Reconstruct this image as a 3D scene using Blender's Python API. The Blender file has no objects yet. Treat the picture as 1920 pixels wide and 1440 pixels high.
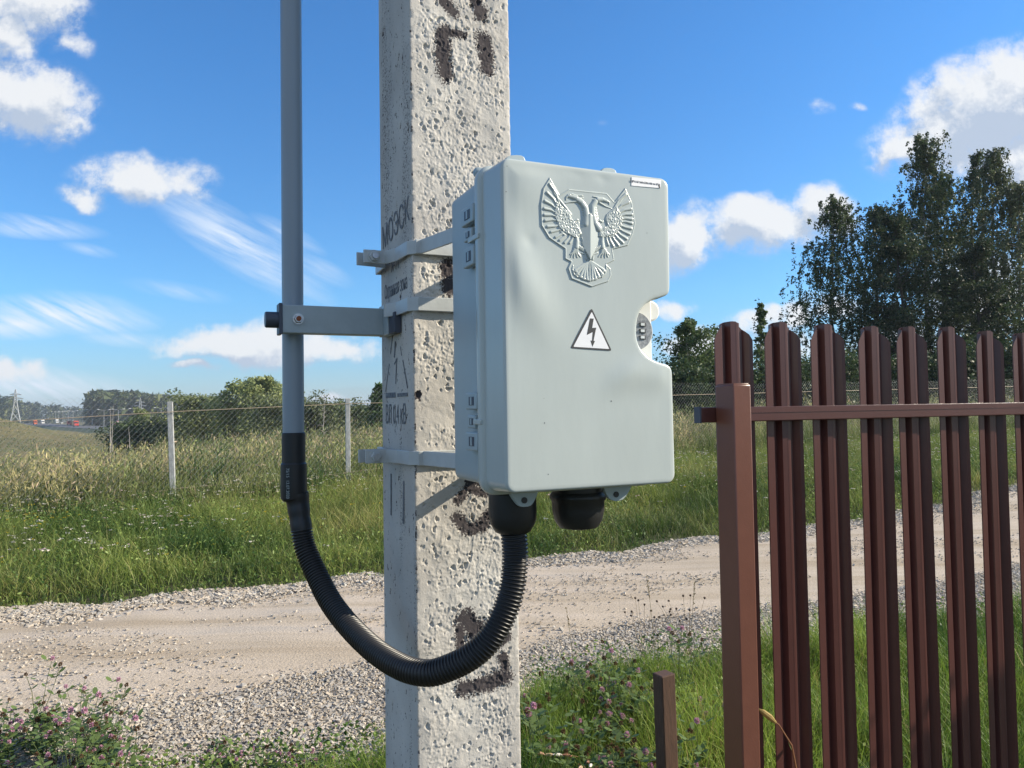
import bpy, bmesh, math, random
import numpy as np
from mathutils import Vector, Matrix, geometry

# ------------------------------------------------------------------ camera, sun, sky, exposure
S = bpy.context.scene
F, PITCH, ROLL, EYE = 1450.0, 0.0343, 0.0160, 1.6
cam_d = bpy.data.cameras.new('camera'); cam = bpy.data.objects.new('camera', cam_d)
S.collection.objects.link(cam); S.camera = cam
cam_d.sensor_width = 36; cam_d.lens = F/1920*36; cam_d.clip_start = .02; cam_d.clip_end = 6000
RM = Matrix.Rotation(math.pi/2+PITCH, 3, 'X') @ Matrix.Rotation(-ROLL, 3, 'Z')
cam.matrix_world = Matrix.Translation((0, 0, EYE)) @ RM.to_4x4()
S.render.resolution_x, S.render.resolution_y = 1024, 768
S.view_settings.view_transform = 'Standard'; S.view_settings.look = 'None'
EXPOSURE = 0.78
S.view_settings.exposure = EXPOSURE; S.view_settings.gamma = 1
SUN_DIR = Vector((.8855, .0732, .46)).normalized()
sd = bpy.data.lights.new('sun', 'SUN'); sd.energy = 4.9; sd.angle = math.radians(.5); sd.color = (1, .885, .70)
sun = bpy.data.objects.new('sun', sd); S.collection.objects.link(sun)
sun.rotation_euler = SUN_DIR.to_track_quat('Z', 'Y').to_euler(); sun.location = (20, -5, 15)

def ray(px, py):
    return RM @ Vector(((px-960)/F, (720-py)/F, -1))
def at(px, py, Y):
    d = ray(px, py); return Vector((0, 0, EYE)) + d*(Y/d.y)
def pr(px, py):
    d = ray(px, py); return (d.x/d.y, d.z/d.y)

# clouds: (photo px, half width, half height, degrees, strength)
CL = [(50,8,125,62,4,1.0),(20,65,60,50,0,1.0),(135,82,46,22,10,.6),(50,185,135,70,8,1.15),(150,215,40,30,30,.5),
 (265,332,130,48,6,.95),(150,358,55,22,14,.6),(455,640,165,36,-2,1.15),(600,650,135,26,4,.9),(372,690,55,11,0,.8),
 (20,690,75,24,4,.8),
 (1870,205,215,105,-24,1.35),(1800,250,175,65,-14,1.2),(1715,272,95,34,-16,1.1),(1930,300,120,75,0,1.1),
 (1288,448,66,62,6,1.15),(1420,425,120,50,4,1.2),(1540,395,60,42,-15,1.1),(1585,420,40,40,0,.7),
 (1545,208,24,13,0,.5),(1605,202,16,8,-10,.36),(1262,576,42,20,0,.85),(1300,645,75,32,0,.95),(1430,603,65,22,-6,.9),
 (1505,600,50,30,-15,.9),(1470,645,80,24,0,.7),(1918,340,40,26,0,.8),(1830,560,130,90,0,.8),(1700,640,120,40,0,.7),(625,752,24,11,0,.7),(1560,585,60,26,0,.7)]
CIRRUS = [(130,590,150,30,5,.95),(30,608,110,24,0,.8),(70,722,190,30,5,.85),(330,545,90,14,10,.35),(1130,230,10,5,0,.1),(60,430,110,16,4,.6),(445,455,185,42,33,.75),(90,422,100,14,9,.45),(165,468,50,10,12,.3),(230,635,80,14,4,.4),(540,440,70,16,28,.4),(600,505,60,18,25,.45),(150,575,110,24,6,.5)]
w = bpy.data.worlds.new("World"); S.world = w; w.use_nodes = True
nt = w.node_tree; nt.nodes.clear()
def N(tree, t, **k):
    n = tree.nodes.new(t)
    for a, b in k.items():
        if a == 'inp':
            for i, v in b.items(): n.inputs[i].default_value = v
        else: setattr(n, a, b)
    return n
def math_(tree, op, a, b=None, clamp=False):
    n = tree.nodes.new('ShaderNodeMath'); n.operation = op; n.use_clamp = clamp
    for i, v in enumerate((a, b)):
        if v is None: continue
        if isinstance(v, (int, float)): n.inputs[i].default_value = v
        else: tree.links.new(v, n.inputs[i])
    return n.outputs[0]
def field_group(name, blobs, cirrus):
    g = bpy.data.node_groups.new(name, 'ShaderNodeTree')
    g.interface.new_socket('P', in_out='INPUT', socket_type='NodeSocketVector')
    g.interface.new_socket('D', in_out='OUTPUT', socket_type='NodeSocketFloat')
    gi = g.nodes.new('NodeGroupInput'); go = g.nodes.new('NodeGroupOutput'); L = g.links.new
    P = gi.outputs[0]
    if not cirrus:
        n1 = N(g, 'ShaderNodeTexNoise', inp={'Scale': 9.0, 'Detail': 3.0, 'Roughness': .6}); L(P, n1.inputs['Vector'])
        s = N(g, 'ShaderNodeVectorMath', operation='SUBTRACT', inp={1: (.5, .5, .5)}); L(n1.outputs['Color'], s.inputs[0])
        m = N(g, 'ShaderNodeVectorMath', operation='SCALE', inp={'Scale': .07}); L(s.outputs[0], m.inputs[0])
        a = N(g, 'ShaderNodeVectorMath', operation='ADD'); L(P, a.inputs[0]); L(m.outputs[0], a.inputs[1])
        Q = a.outputs[0]
    else: Q = P
    cur = None
    for (x, y, hw, hh, deg, st) in blobs:
        c = pr(x, y)
        mp = g.nodes.new('ShaderNodeMapping'); mp.vector_type = 'TEXTURE'
        mp.inputs['Location'].default_value = (c[0], c[1], 0)
        mp.inputs['Rotation'].default_value = (0, 0, -math.radians(deg)-ROLL)
        mp.inputs['Scale'].default_value = (hw/F*1.25, hh/F*1.35, 1)
        L(Q, mp.inputs['Vector'])
        ln = N(g, 'ShaderNodeVectorMath', operation='LENGTH'); L(mp.outputs[0], ln.inputs[0])
        v = math_(g, 'SUBTRACT', 1.0, ln.outputs['Value'], True)
        v = math_(g, 'MULTIPLY', v, st*(1.0 if not cirrus else 1.0))
        cur = v if cur is None else math_(g, 'MAXIMUM', cur, v)
    if not cirrus:
        n2 = N(g, 'ShaderNodeTexNoise', inp={'Scale': 24.0, 'Detail': 12.0, 'Roughness': .68}); L(P, n2.inputs['Vector'])
        v = math_(g, 'SUBTRACT', n2.outputs['Fac'], .5); v = math_(g, 'MULTIPLY', v, 1.55)
        has = math_(g, 'MULTIPLY', cur, 4.0, True)
        cur = math_(g, 'ADD', cur, math_(g, 'MULTIPLY', v, has))
    L(cur, go.inputs[0]); return g
GF = field_group('cumulus_field', CL, False); GC = field_group('cirrus_field', CIRRUS, True)
L = nt.links.new
tc = N(nt, 'ShaderNodeTexCoord'); sep = N(nt, 'ShaderNodeSeparateXYZ'); L(tc.outputs['Generated'], sep.inputs[0])
yy = math_(nt, 'MAXIMUM', sep.outputs['Y'], .05)
px_ = math_(nt, 'DIVIDE', sep.outputs['X'], yy); pz_ = math_(nt, 'DIVIDE', sep.outputs['Z'], yy)
cb = N(nt, 'ShaderNodeCombineXYZ'); L(px_, cb.inputs[0]); L(pz_, cb.inputs[1])
def grp(g, vec):
    n = nt.nodes.new('ShaderNodeGroup'); n.node_tree = g; L(vec, n.inputs[0]); return n.outputs[0]
d1 = grp(GF, cb.outputs[0])
off = N(nt, 'ShaderNodeVectorMath', operation='ADD', inp={1: (.012, .028, 0)}); L(cb.outputs[0], off.inputs[0])
d2 = grp(GF, off.outputs[0])
mr = N(nt, 'ShaderNodeMapRange', interpolation_type='SMOOTHSTEP', inp={'From Min': .02, 'From Max': .66}); L(d1, mr.inputs['Value'])
alpha = mr.outputs['Result']
front = math_(nt, 'MULTIPLY', sep.outputs['Y'], 8.0, True); alpha = math_(nt, 'MULTIPLY', math_(nt, 'MULTIPLY', alpha, .96), front)
# cirrus streaks run along their own axis
mpc = N(nt, 'ShaderNodeMapping', vector_type='TEXTURE'); mpc.inputs['Rotation'].default_value = (0, 0, -math.radians(27)); mpc.inputs['Scale'].default_value = (1, .11, 1)
L(cb.outputs[0], mpc.inputs['Vector'])
nc = N(nt, 'ShaderNodeTexNoise', inp={'Scale': 9.0, 'Detail': 5.0, 'Roughness': .6}); L(mpc.outputs[0], nc.inputs['Vector'])
cs = math_(nt, 'MULTIPLY', grp(GC, cb.outputs[0]), math_(nt, 'MULTIPLY', math_(nt, 'SUBTRACT', nc.outputs['Fac'], .28), 3.0, True))
cs = math_(nt, 'MULTIPLY', math_(nt, 'MULTIPLY', cs, 1.3, True), front)
shade = math_(nt, 'ADD', math_(nt, 'MULTIPLY', math_(nt, 'SUBTRACT', d1, d2), 1.5), .50)
ns = N(nt, 'ShaderNodeTexNoise', inp={'Scale': 13.0, 'Detail': 6.0, 'Roughness': .55}); L(cb.outputs[0], ns.inputs['Vector'])
shade = math_(nt, 'ADD', shade, math_(nt, 'MULTIPLY', math_(nt, 'SUBTRACT', ns.outputs['Fac'], .5), 1.2))
shade = math_(nt, 'SUBTRACT', shade, math_(nt, 'MULTIPLY', math_(nt, 'SUBTRACT', d1, .5, True), .75), True)
ramp = N(nt, 'ShaderNodeValToRGB'); L(shade, ramp.inputs[0])
e = ramp.color_ramp.elements; e[0].position = .12; e[0].color = (.30, .35, .43, 1); e[1].position = .72; e[1].color = (.53, .54, .55, 1)
sky = nt.nodes.new('ShaderNodeTexSky'); sky.sky_type = 'NISHITA'; sky.sun_disc = False
sky.sun_elevation = math.asin(SUN_DIR.z); sky.sun_rotation = math.atan2(SUN_DIR.x, SUN_DIR.y)
sky.air_density = 1.0; sky.dust_density = .35; sky.ozone_density = 3.2; sky.altitude = 100
tint = nt.nodes.new('ShaderNodeValToRGB'); L(sep.outputs['Z'], tint.inputs[0]); te = tint.color_ramp.elements
te[0].position = .0; te[0].color = (.60, .76, 1.0, 1); te[1].position = .42; te[1].color = (.47, 1.0, 1.40, 1)
tm = te.new(.14); tm.color = (.56, .98, 1.28, 1)
hs = nt.nodes.new('ShaderNodeMix'); hs.data_type = 'RGBA'; hs.blend_type = 'MULTIPLY'; hs.inputs['Factor'].default_value = 1
L(sky.outputs[0], hs.inputs['A']); L(tint.outputs[0], hs.inputs['B'])
bg1 = N(nt, 'ShaderNodeBackground', inp={'Strength': .088}); L(hs.outputs['Result'], bg1.inputs['Color'])
bg2 = N(nt, 'ShaderNodeBackground', inp={'Strength': 1.0}); L(ramp.outputs[0], bg2.inputs['Color'])
bg3 = N(nt, 'ShaderNodeBackground', inp={'Strength': .62, 'Color': (.82, .9, 1, 1)})
m1 = nt.nodes.new('ShaderNodeMixShader'); L(cs, m1.inputs[0]); L(bg1.outputs[0], m1.inputs[1]); L(bg3.outputs[0], m1.inputs[2])
nb_ = N(nt, 'ShaderNodeTexNoise', inp={'Scale': 2.6, 'Detail': 7.0, 'Roughness': .58}); L(tc.outputs['Generated'], nb_.inputs['Vector'])  # unseen cloud cover behind and overhead, added to warm the ambient light
mb_ = N(nt, 'ShaderNodeMapRange', interpolation_type='SMOOTHSTEP', inp={'From Min': .46, 'From Max': .60}); L(nb_.outputs['Fac'], mb_.inputs['Value'])
back = math_(nt, 'MULTIPLY', math_(nt, 'SUBTRACT', .30, sep.outputs['Y']), 3.0, True)
alpha = math_(nt, 'MAXIMUM', alpha, math_(nt, 'MULTIPLY', mb_.outputs['Result'], back))
m2 = nt.nodes.new('ShaderNodeMixShader'); L(alpha, m2.inputs[0]); L(m1.outputs[0], m2.inputs[1]); L(bg2.outputs[0], m2.inputs[2])
wo = nt.nodes.new('ShaderNodeOutputWorld'); L(m2.outputs[0], wo.inputs[0])

# ------------------------------------------------------------------ helpers
rng = np.random.default_rng(11); random.seed(5)
COL = S.collection
def tag(o, label=None, cat=None, group=None, kind=None, category=None):
    cat = cat or category
    if label: o['label'] = label
    if cat: o['category'] = cat
    if group: o['group'] = group
    if kind: o['kind'] = kind
    return o
def empty(name, loc=(0, 0, 0), rz=0, **k):
    o = bpy.data.objects.new(name, None); COL.objects.link(o); o.location = loc; o.rotation_euler = (0, 0, rz)
    o.empty_display_size = .1
    return tag(o, **k)
def link(name, me, m, parent=None, **k):
    o = bpy.data.objects.new(name, me); COL.objects.link(o)
    if m is not None:
        me.materials.clear(); me.materials.append(m)
    if parent is not None: o.parent = parent
    return tag(o, **k)
def mesh_np(name, V, faces, m, parent=None, smooth=False, col=None, att=None, **k):
    """faces: list of (n,k) int arrays"""
    me = bpy.data.meshes.new(name); V = np.asarray(V, np.float32)
    if not isinstance(faces, list): faces = [faces]
    faces = [np.asarray(f, np.int32) for f in faces if len(f)]
    me.vertices.add(len(V)); me.vertices.foreach_set('co', V.ravel())
    li = np.concatenate([f.ravel() for f in faces]); tot = np.concatenate([np.full(len(f), f.shape[1], np.int32) for f in faces])
    st = np.concatenate([[0], np.cumsum(tot)[:-1]]).astype(np.int32)
    me.loops.add(len(li)); me.loops.foreach_set('vertex_index', li)
    me.polygons.add(len(tot)); me.polygons.foreach_set('loop_start', st); me.polygons.foreach_set('loop_total', tot)
    me.polygons.foreach_set('use_smooth', np.full(len(tot), smooth))
    if col is not None:
        c = np.ones((len(V), 4), np.float32); c[:, :3] = col
        a = me.color_attributes.new('col', 'FLOAT_COLOR', 'POINT'); a.data.foreach_set('color', c.ravel())
    if att:
        for n_, v_ in att.items():
            a = me.attributes.new(n_, 'FLOAT', 'POINT'); a.data.foreach_set('value', np.asarray(v_, np.float32))
    me.update(calc_edges=True); me.validate()
    return link(name, me, m, parent, **k)
class MB:
    def __init__(s): s.bm = bmesh.new()
    def box(s, c, sz, rot=None, bev=0):
        M = Matrix.Translation(c) @ (rot.to_4x4() if rot else Matrix.Identity(4)) @ Matrix.Diagonal((*sz, 1))
        r = bmesh.ops.create_cube(s.bm, size=1, matrix=M)
        if bev:
            ed = {e for v in r['verts'] for e in v.link_edges}
            bmesh.ops.bevel(s.bm, geom=list(ed), offset=bev, segments=2, affect='EDGES', profile=.5)
        return s
    def tube(s, pts, rad, n=12, caps=True, closed=False):
        pts = [Vector(p) for p in pts]; rings = []
        if not hasattr(rad, '__len__'): rad = [rad]*len(pts)
        T0 = None
        for i, p in enumerate(pts):
            t = (pts[min(i+1, len(pts)-1)]-pts[max(i-1, 0)]).normalized()
            if T0 is None:
                a = Vector((0, 0, 1)) if abs(t.z) < .9 else Vector((1, 0, 0)); u = t.cross(a).normalized()
            else:
                u = (u - t*u.dot(t)).normalized()
            T0 = t; v = t.cross(u)
            rings.append([s.bm.verts.new(p+(u*math.cos(2*math.pi*k/n)+v*math.sin(2*math.pi*k/n))*rad[i]) for k in range(n)])
        for a, b in zip(rings, rings[1:]):
            for k in range(n): s.bm.faces.new((a[k], a[(k+1) % n], b[(k+1) % n], b[k]))
        if caps: s.bm.faces.new(rings[0][::-1]); s.bm.faces.new(rings[-1])
        return s
    def lathe(s, prof, c=(0, 0, 0), n=32, axis='Z', flute=None):
        rings = []
        for (r, z) in prof:
            ring = []
            for k in range(n):
                a = 2*math.pi*k/n; rr = r
                if flute and flute[1] <= z <= flute[2]: rr *= 1-flute[0]*(k % 2)
                p = Vector((rr*math.cos(a), rr*math.sin(a), z))
                if axis == 'Y': p = Vector((p.x, p.z, p.y))
                if axis == 'X': p = Vector((p.z, p.x, p.y))
                ring.append(s.bm.verts.new(p+Vector(c)))
            rings.append(ring)
        for a, b in zip(rings, rings[1:]):
            for k in range(n): s.bm.faces.new((a[k], a[(k+1) % n], b[(k+1) % n], b[k]))
        s.bm.faces.new(rings[0][::-1]); s.bm.faces.new(rings[-1])
        return s
    def prism(s, pts, y0, y1, tf=None):
        """polygon in xz extruded along y"""
        f = tf or (lambda p: p)
        a = [s.bm.verts.new(f(Vector((p[0], y0, p[1])))) for p in pts]; b = [s.bm.verts.new(f(Vector((p[0], y1, p[1])))) for p in pts]
        s.bm.faces.new(a); s.bm.faces.new(b[::-1])
        for i in range(len(pts)):
            j = (i+1) % len(pts); s.bm.faces.new((a[j], a[i], b[i], b[j]))
        return s
    def ribbon(s, path, z0, z1, th, closed=False):
        """flat strap following a path in xy, thickness th to the left"""
        P = [Vector((p[0], p[1])) for p in path]; Q = []
        for i, p in enumerate(P):
            a = (P[i]-P[i-1]).normalized() if i else (P[1]-P[0]).normalized()
            b = (P[i+1]-P[i]).normalized() if i < len(P)-1 else a
            na = Vector((-a.y, a.x)); nb = Vector((-b.y, b.x)); m = (na+nb).normalized()
            Q.append(p+m*th/max(.3, m.dot(na)))
        ring = []
        for p, q in zip(P, Q):
            ring.append([s.bm.verts.new((p.x, p.y, z0)), s.bm.verts.new((p.x, p.y, z1)), s.bm.verts.new((q.x, q.y, z1)), s.bm.verts.new((q.x, q.y, z0))])
        for a, b in zip(ring, ring[1:]):
            for k in range(4): s.bm.faces.new((a[k], a[(k+1) % 4], b[(k+1) % 4], b[k]))
        s.bm.faces.new(ring[0][::-1]); s.bm.faces.new(ring[-1])
        return s
    def build(s, name, m, parent=None, smooth=False, bev=0, ang=20, **k):
        bmesh.ops.recalc_face_normals(s.bm, faces=s.bm.faces)
        me = bpy.data.meshes.new(name); s.bm.to_mesh(me); s.bm.free()
        o = link(name, me, m, parent, **k)
        if smooth:
            me.polygons.foreach_set('use_smooth', [True]*len(me.polygons))
            me.set_sharp_from_angle(angle=math.radians(ang))
        if bev:
            b = o.modifiers.new('bevel', 'BEVEL'); b.width = bev; b.segments = 2; b.limit_method = 'ANGLE'
        return o
# value noise in numpy
def _hash(i, j, s): 
    h = (i.astype(np.int64)*374761393 + j.astype(np.int64)*668265263 + s*2147483647) & 0xffffffff
    h = ((h ^ (h >> 13))*1274126177) & 0xffffffff
    return ((h ^ (h >> 16)) & 0xffff)/65535.0
def vnoise(x, y, s=0):
    x = np.asarray(x, float); y = np.asarray(y, float)
    i = np.floor(x); j = np.floor(y); fx = x-i; fy = y-j; fx = fx*fx*(3-2*fx); fy = fy*fy*(3-2*fy)
    i = i.astype(np.int64); j = j.astype(np.int64)
    return (_hash(i, j, s)*(1-fx)+_hash(i+1, j, s)*fx)*(1-fy)+(_hash(i, j+1, s)*(1-fx)+_hash(i+1, j+1, s)*fx)*fy
def fbm(x, y, o=4, s=0):
    v = 0; a = .5; t = 0
    for k in range(o): v = v+a*vnoise(x*2**k, y*2**k, s+k*7); t += a; a *= .5
    return v/t
def ss(v, a, b):
    t = np.clip((np.asarray(v, float)-a)/(b-a), 0, 1); return t*t*(3-2*t)

# ------------------------------------------------------------------ materials
def mat(name, base=(.5, .5, .5), rough=.6, metal=0, spec=.5, var=0, vscale=20, bump=0, bscale=200, attr=False, transl=0, coat=0, col2=None, stretch=(1, 1, 1), detail=5):
    m = bpy.data.materials.new(name); m.use_nodes = True; t = m.node_tree; b = t.nodes['Principled BSDF']; l = t.links.new
    b.inputs['Base Color'].default_value = (*base, 1); b.inputs['Roughness'].default_value = rough
    b.inputs['Metallic'].default_value = metal; b.inputs['Specular IOR Level'].default_value = spec
    b.inputs['Coat Weight'].default_value = coat
    tc = t.nodes.new('ShaderNodeTexCoord'); mp = t.nodes.new('ShaderNodeMapping'); mp.inputs['Scale'].default_value = stretch
    l(tc.outputs['Object'], mp.inputs['Vector']); src = None
    if attr:
        a = t.nodes.new('ShaderNodeAttribute'); a.attribute_name = 'col'; src = a.outputs['Color']
    if var:
        n = N(t, 'ShaderNodeTexNoise', inp={'Scale': vscale, 'Detail': detail, 'Roughness': .6}); l(mp.outputs[0], n.inputs['Vector'])
        r = N(t, 'ShaderNodeMapRange', inp={'From Min': .3, 'From Max': .7}); l(n.outputs['Fac'], r.inputs['Value'])
        mx = t.nodes.new('ShaderNodeMix'); mx.data_type = 'RGBA'; l(r.outputs[0], mx.inputs['Factor'])
        if src is not None:
            mm = N(t, 'ShaderNodeHueSaturation', inp={'Value': 1-var}); l(src, mm.inputs['Color']); l(mm.outputs[0], mx.inputs['A']); l(src, mx.inputs['B'])
        else:
            c2 = col2 or tuple(c*(1-var) for c in base)
            mx.inputs['A'].default_value = (*c2, 1); mx.inputs['B'].default_value = (*base, 1)
        src = mx.outputs['Result']
    if src is not None: l(src, b.inputs['Base Color'])
    if bump:
        n2 = N(t, 'ShaderNodeTexNoise', inp={'Scale': bscale, 'Detail': 4.0}); l(mp.outputs[0], n2.inputs['Vector'])
        bp = N(t, 'ShaderNodeBump', inp={'Strength': 1.0, 'Distance': bump}); l(n2.outputs['Fac'], bp.inputs['Height']); l(bp.outputs[0], b.inputs['Normal'])
    if transl:
        tr = t.nodes.new('ShaderNodeBsdfTranslucent'); ms = t.nodes.new('ShaderNodeMixShader'); ms.inputs[0].default_value = transl
        if src is not None: l(src, tr.inputs['Color'])
        else: tr.inputs['Color'].default_value = (*base, 1)
        l(b.outputs[0], ms.inputs[1]); l(tr.outputs[0], ms.inputs[2]); l(ms.outputs[0], t.nodes['Material Output'].inputs['Surface'])
    return m
M = dict(
 plastic=mat('grey_plastic', (.47, .52, .505), .25, spec=.5, var=.07, vscale=16, stretch=(1, 1, .3), bump=.00012, bscale=90),
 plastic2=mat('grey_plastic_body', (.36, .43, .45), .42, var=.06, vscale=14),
 insert=mat('white_insert', (.72, .73, .70), .4, var=.05, vscale=40),
 white=mat('sticker_white', (.82, .83, .86), .45, var=.04, vscale=200),
 ink=mat('black_ink', (.035, .036, .04), .5, var=.2, vscale=300),
 lcd=mat('meter_face', (.10, .11, .125), .35, var=.75, vscale=230, col2=(.36, .38, .40)),
 bezel=mat('meter_button', (.07, .075, .08), .4, var=.3, vscale=200), lens=mat('button_face', (.62, .66, .68), .3, var=.2, vscale=300),
 black=mat('black_nylon', (.018, .019, .021), .42, var=.3, vscale=30),
 conduit=mat('black_corrugated', (.018, .018, .019), .38, var=.25, vscale=30),
 shrink=mat('heat_shrink', (.013, .014, .016), .45, var=.2, vscale=60, bump=.0004, bscale=40),
 pipe=mat('grey_pipe', (.25, .30, .345), .34, var=.06, vscale=5, stretch=(4, 4, 1)),
 steel=mat('painted_steel', (.50, .53, .53), .42, var=.12, vscale=60, bump=.0002, bscale=200),
 arm=mat('painted_arm', (.36, .42, .44), .42, var=.12, vscale=40, bump=.0003, bscale=150),
 cap=mat('dark_cap', (.05, .06, .085), .5), zinc=mat('zinc_bolt', (.55, .57, .6), .35, metal=.8, var=.3, vscale=200),
 rust=mat('rust', (.30, .09, .04), .8, var=.4, vscale=300),
 paint=mat('stencil_paint', (.05, .055, .07), .8, var=.6, vscale=160, col2=(.24, .25, .26)),
 brown=mat('brown_steel', (.085, .031, .027), .28, spec=.5, var=.12, vscale=25, bump=.00015, bscale=300),
 brownpost=mat('brown_post', (.145, .058, .040), .33, spec=.4, var=.1, vscale=30, bump=.0002, bscale=300),
 wood=mat('weathered_wood', (.10, .052, .034), .8, var=.45, vscale=20, stretch=(8, 8, 1), bump=.001, bscale=60),
 postwhite=mat('whitewashed_post', (.52, .53, .52), .85, var=.5, vscale=16, bump=.003, bscale=40, stretch=(1.5, 1.5, .6)),
 wire=mat('galvanised_wire', (.45, .46, .45), .5, metal=.3, var=.2), topwire=mat('rusty_wire', (.33, .27, .20), .6, metal=.2, var=.3),
 leaf=mat('leaf', attr=True, rough=.55, spec=.35, transl=.32), leafdark=mat('tree_leaf', attr=True, rough=.55, spec=.3, transl=.33),
 petal=mat('petal', attr=True, rough=.8, spec=.1, transl=.25), stone=mat('stone', attr=True, rough=.9, spec=.2, var=.15, vscale=120),
 bark=mat('birch_bark', (.34, .33, .31), .9, var=.8, vscale=1.6, col2=(.05, .045, .04), stretch=(3, 3, 1)),
 barkdark=mat('dark_bark', (.07, .06, .05), .9, var=.4, vscale=3),
 deadwood=mat('dead_wood', (.33, .31, .28), .9, var=.3, vscale=4),
 asphalt=mat('asphalt', (.10, .10, .105), .9, var=.2, vscale=.5), lampm=mat('lamp_metal', (.42, .43, .44), .5, metal=.3),
 lamph=mat('lamp_head', (.8, .82, .84), .3), red=mat('red_paint', (.55, .05, .03), .4), orange=mat('orange_paint', (.6, .13, .04), .4),
 wpaint=mat('white_paint', (.75, .75, .74), .4), tyre=mat('tyre', (.02, .02, .02), .9), glass=mat('dark_glass', (.03, .04, .05), .15),
 pylon=mat('pylon_steel', (.24, .26, .28), .6))

# ------------------------------------------------------------------ terrain
def terr(x, y):
    x = np.asarray(x, float); y = np.asarray(y, float)
    base = np.interp(x, [-12, -7.7, -5.7, -3.2, 4, 18, 40], [-.25, -.13, 0, .1, .24, .5, .7])
    z = base*ss(y, 9.5, 13.5)*(1-ss(y, 60, 200)*.9)
    r = x/np.maximum(y, 1)
    lw = 1-ss(r, -.02, .25)*.75
    z = z - (5.0*ss(y, 24, 130) + .5*ss(y, 300, 360))*lw
    hill = 6.6*ss(-x/np.maximum(y, 1), .585, .665)*ss(y, 190, 300)*(1-ss(y, 330, 420))
    z = z + hill + (fbm(x*.05, y*.05, 3, 5)-.5)*1.1*ss(y, 40, 120)
    z = z + (fbm(x*1.3, y*1.3, 3, 9)-.5)*.03*(1-ss(y, 15, 30))
    return z
def gmat(name, kind):
    m = bpy.data.materials.new(name); m.use_nodes = True; t = m.node_tree; l = t.links.new; b = t.nodes['Principled BSDF']
    b.inputs['Roughness'].default_value = .95; b.inputs['Specular IOR Level'].default_value = .2
    tc = t.nodes.new('ShaderNodeTexCoord')
    def noise(sc, det=6, stretch=None, rot=0):
        n = N(t, 'ShaderNodeTexNoise', inp={'Scale': sc, 'Detail': det, 'Roughness': .62})
        if stretch:
            mp = t.nodes.new('ShaderNodeMapping'); mp.inputs['Scale'].default_value = stretch; mp.inputs['Rotation'].default_value = (0, 0, rot)
            l(tc.outputs['Object'], mp.inputs[0]); l(mp.outputs[0], n.inputs['Vector'])
        else: l(tc.outputs['Object'], n.inputs['Vector'])
        return n.outputs['Fac']
    def ramp(v, stops):
        r = t.nodes.new('ShaderNodeValToRGB'); l(v, r.inputs[0]); el = r.color_ramp.elements
        while len(el) < len(stops): el.new(.5)
        for e_, (p, c) in zip(el, stops): e_.position = p; e_.color = (*c, 1)
        return r.outputs[0]
    def mix(f, a, c, mode='MIX'):
        x = t.nodes.new('ShaderNodeMix'); x.data_type = 'RGBA'; x.blend_type = mode
        if isinstance(f, float): x.inputs['Factor'].default_value = f
        else: l(f, x.inputs['Factor'])
        l(a, x.inputs['A']); l(c, x.inputs['B']); return x.outputs['Result']
    if kind == 'ground':
        near = ramp(noise(6), [(.3, (.035, .042, .018)), (.7, (.085, .08, .045))])
        far = ramp(noise(.02, 5), [(.35, (.14, .135, .05)), (.5, (.20, .165, .07)), (.68, (.10, .13, .035))])
        fine = ramp(noise(.6, 6), [(.3, (.55, .55, .55)), (.7, (1.1, 1.1, 1.1))])
        far = mix(1.0, far, fine, 'MULTIPLY')
        sp = t.nodes.new('ShaderNodeSeparateXYZ'); l(tc.outputs['Object'], sp.inputs[0])
        f = N(t, 'ShaderNodeMapRange', inp={'From Min': 30., 'From Max': 60.}); l(sp.outputs['Y'], f.inputs['Value'])
        c = mix(f.outputs[0], near, far); bd, bs = .03, 12
    elif kind == 'road':
        a = ramp(noise(1.1, 8, (.22, 2.2, 1), -.42), [(.30, (.36, .285, .20)), (.45, (.45, .375, .285)), (.58, (.52, .44, .35)), (.72, (.42, .375, .32))])
        g = ramp(noise(110, 3), [(.32, (.62, .62, .62)), (.5, (1, 1, 1)), (.7, (1.12, 1.12, 1.12))])
        k = t.nodes.new('ShaderNodeTexVoronoi'); k.inputs['Scale'].default_value = 34; l(tc.outputs['Object'], k.inputs['Vector'])
        s = ramp(k.outputs['Distance'], [(.05, (1.2, 1.18, 1.16)), (.16, (.97, .97, .97)), (.8, (.95, .95, .95))])
        c = mix(1.0, mix(1.0, a, g, 'MULTIPLY'), s, 'MULTIPLY'); bd, bs = .008, 60
    else:
        k = t.nodes.new('ShaderNodeTexVoronoi'); k.inputs['Scale'].default_value = 62; l(tc.outputs['Object'], k.inputs['Vector'])
        sc = t.nodes.new('ShaderNodeSeparateColor'); l(k.outputs['Color'], sc.inputs[0])
        a = ramp(sc.outputs[0], [(0, (.28, .25, .21)), (.45, (.37, .33, .28)), (1, (.47, .43, .37))])
        e2 = ramp(k.outputs['Distance'], [(.25, (1, 1, 1)), (.62, (.60, .58, .56))])
        c = mix(1.0, a, e2, 'MULTIPLY'); bd, bs = .008, 90
    l(c, b.inputs['Base Color'])
    n = noise(bs, 4); bp = N(t, 'ShaderNodeBump', inp={'Strength': .8, 'Distance': bd}); l(n, bp.inputs['Height']); l(bp.outputs[0], b.inputs['Normal'])
    return m
def sheet(name, xs, ys, zf, m, **k):
    X, Y = np.meshgrid(xs, ys); Z = zf(X, Y); V = np.stack([X, Y, Z], -1).reshape(-1, 3)
    nx, ny = len(xs), len(ys); i = (np.arange(ny-1)[:, None]*nx+np.arange(nx-1)[None]).ravel()
    return mesh_np(name, V, np.stack([i, i+1, i+nx+1, i+nx], 1), m, smooth=True, **k)
xs = np.concatenate([-np.geomspace(3000, 12, 70), np.linspace(-11.5, 24, 110), np.geomspace(25, 3000, 60)])
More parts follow.
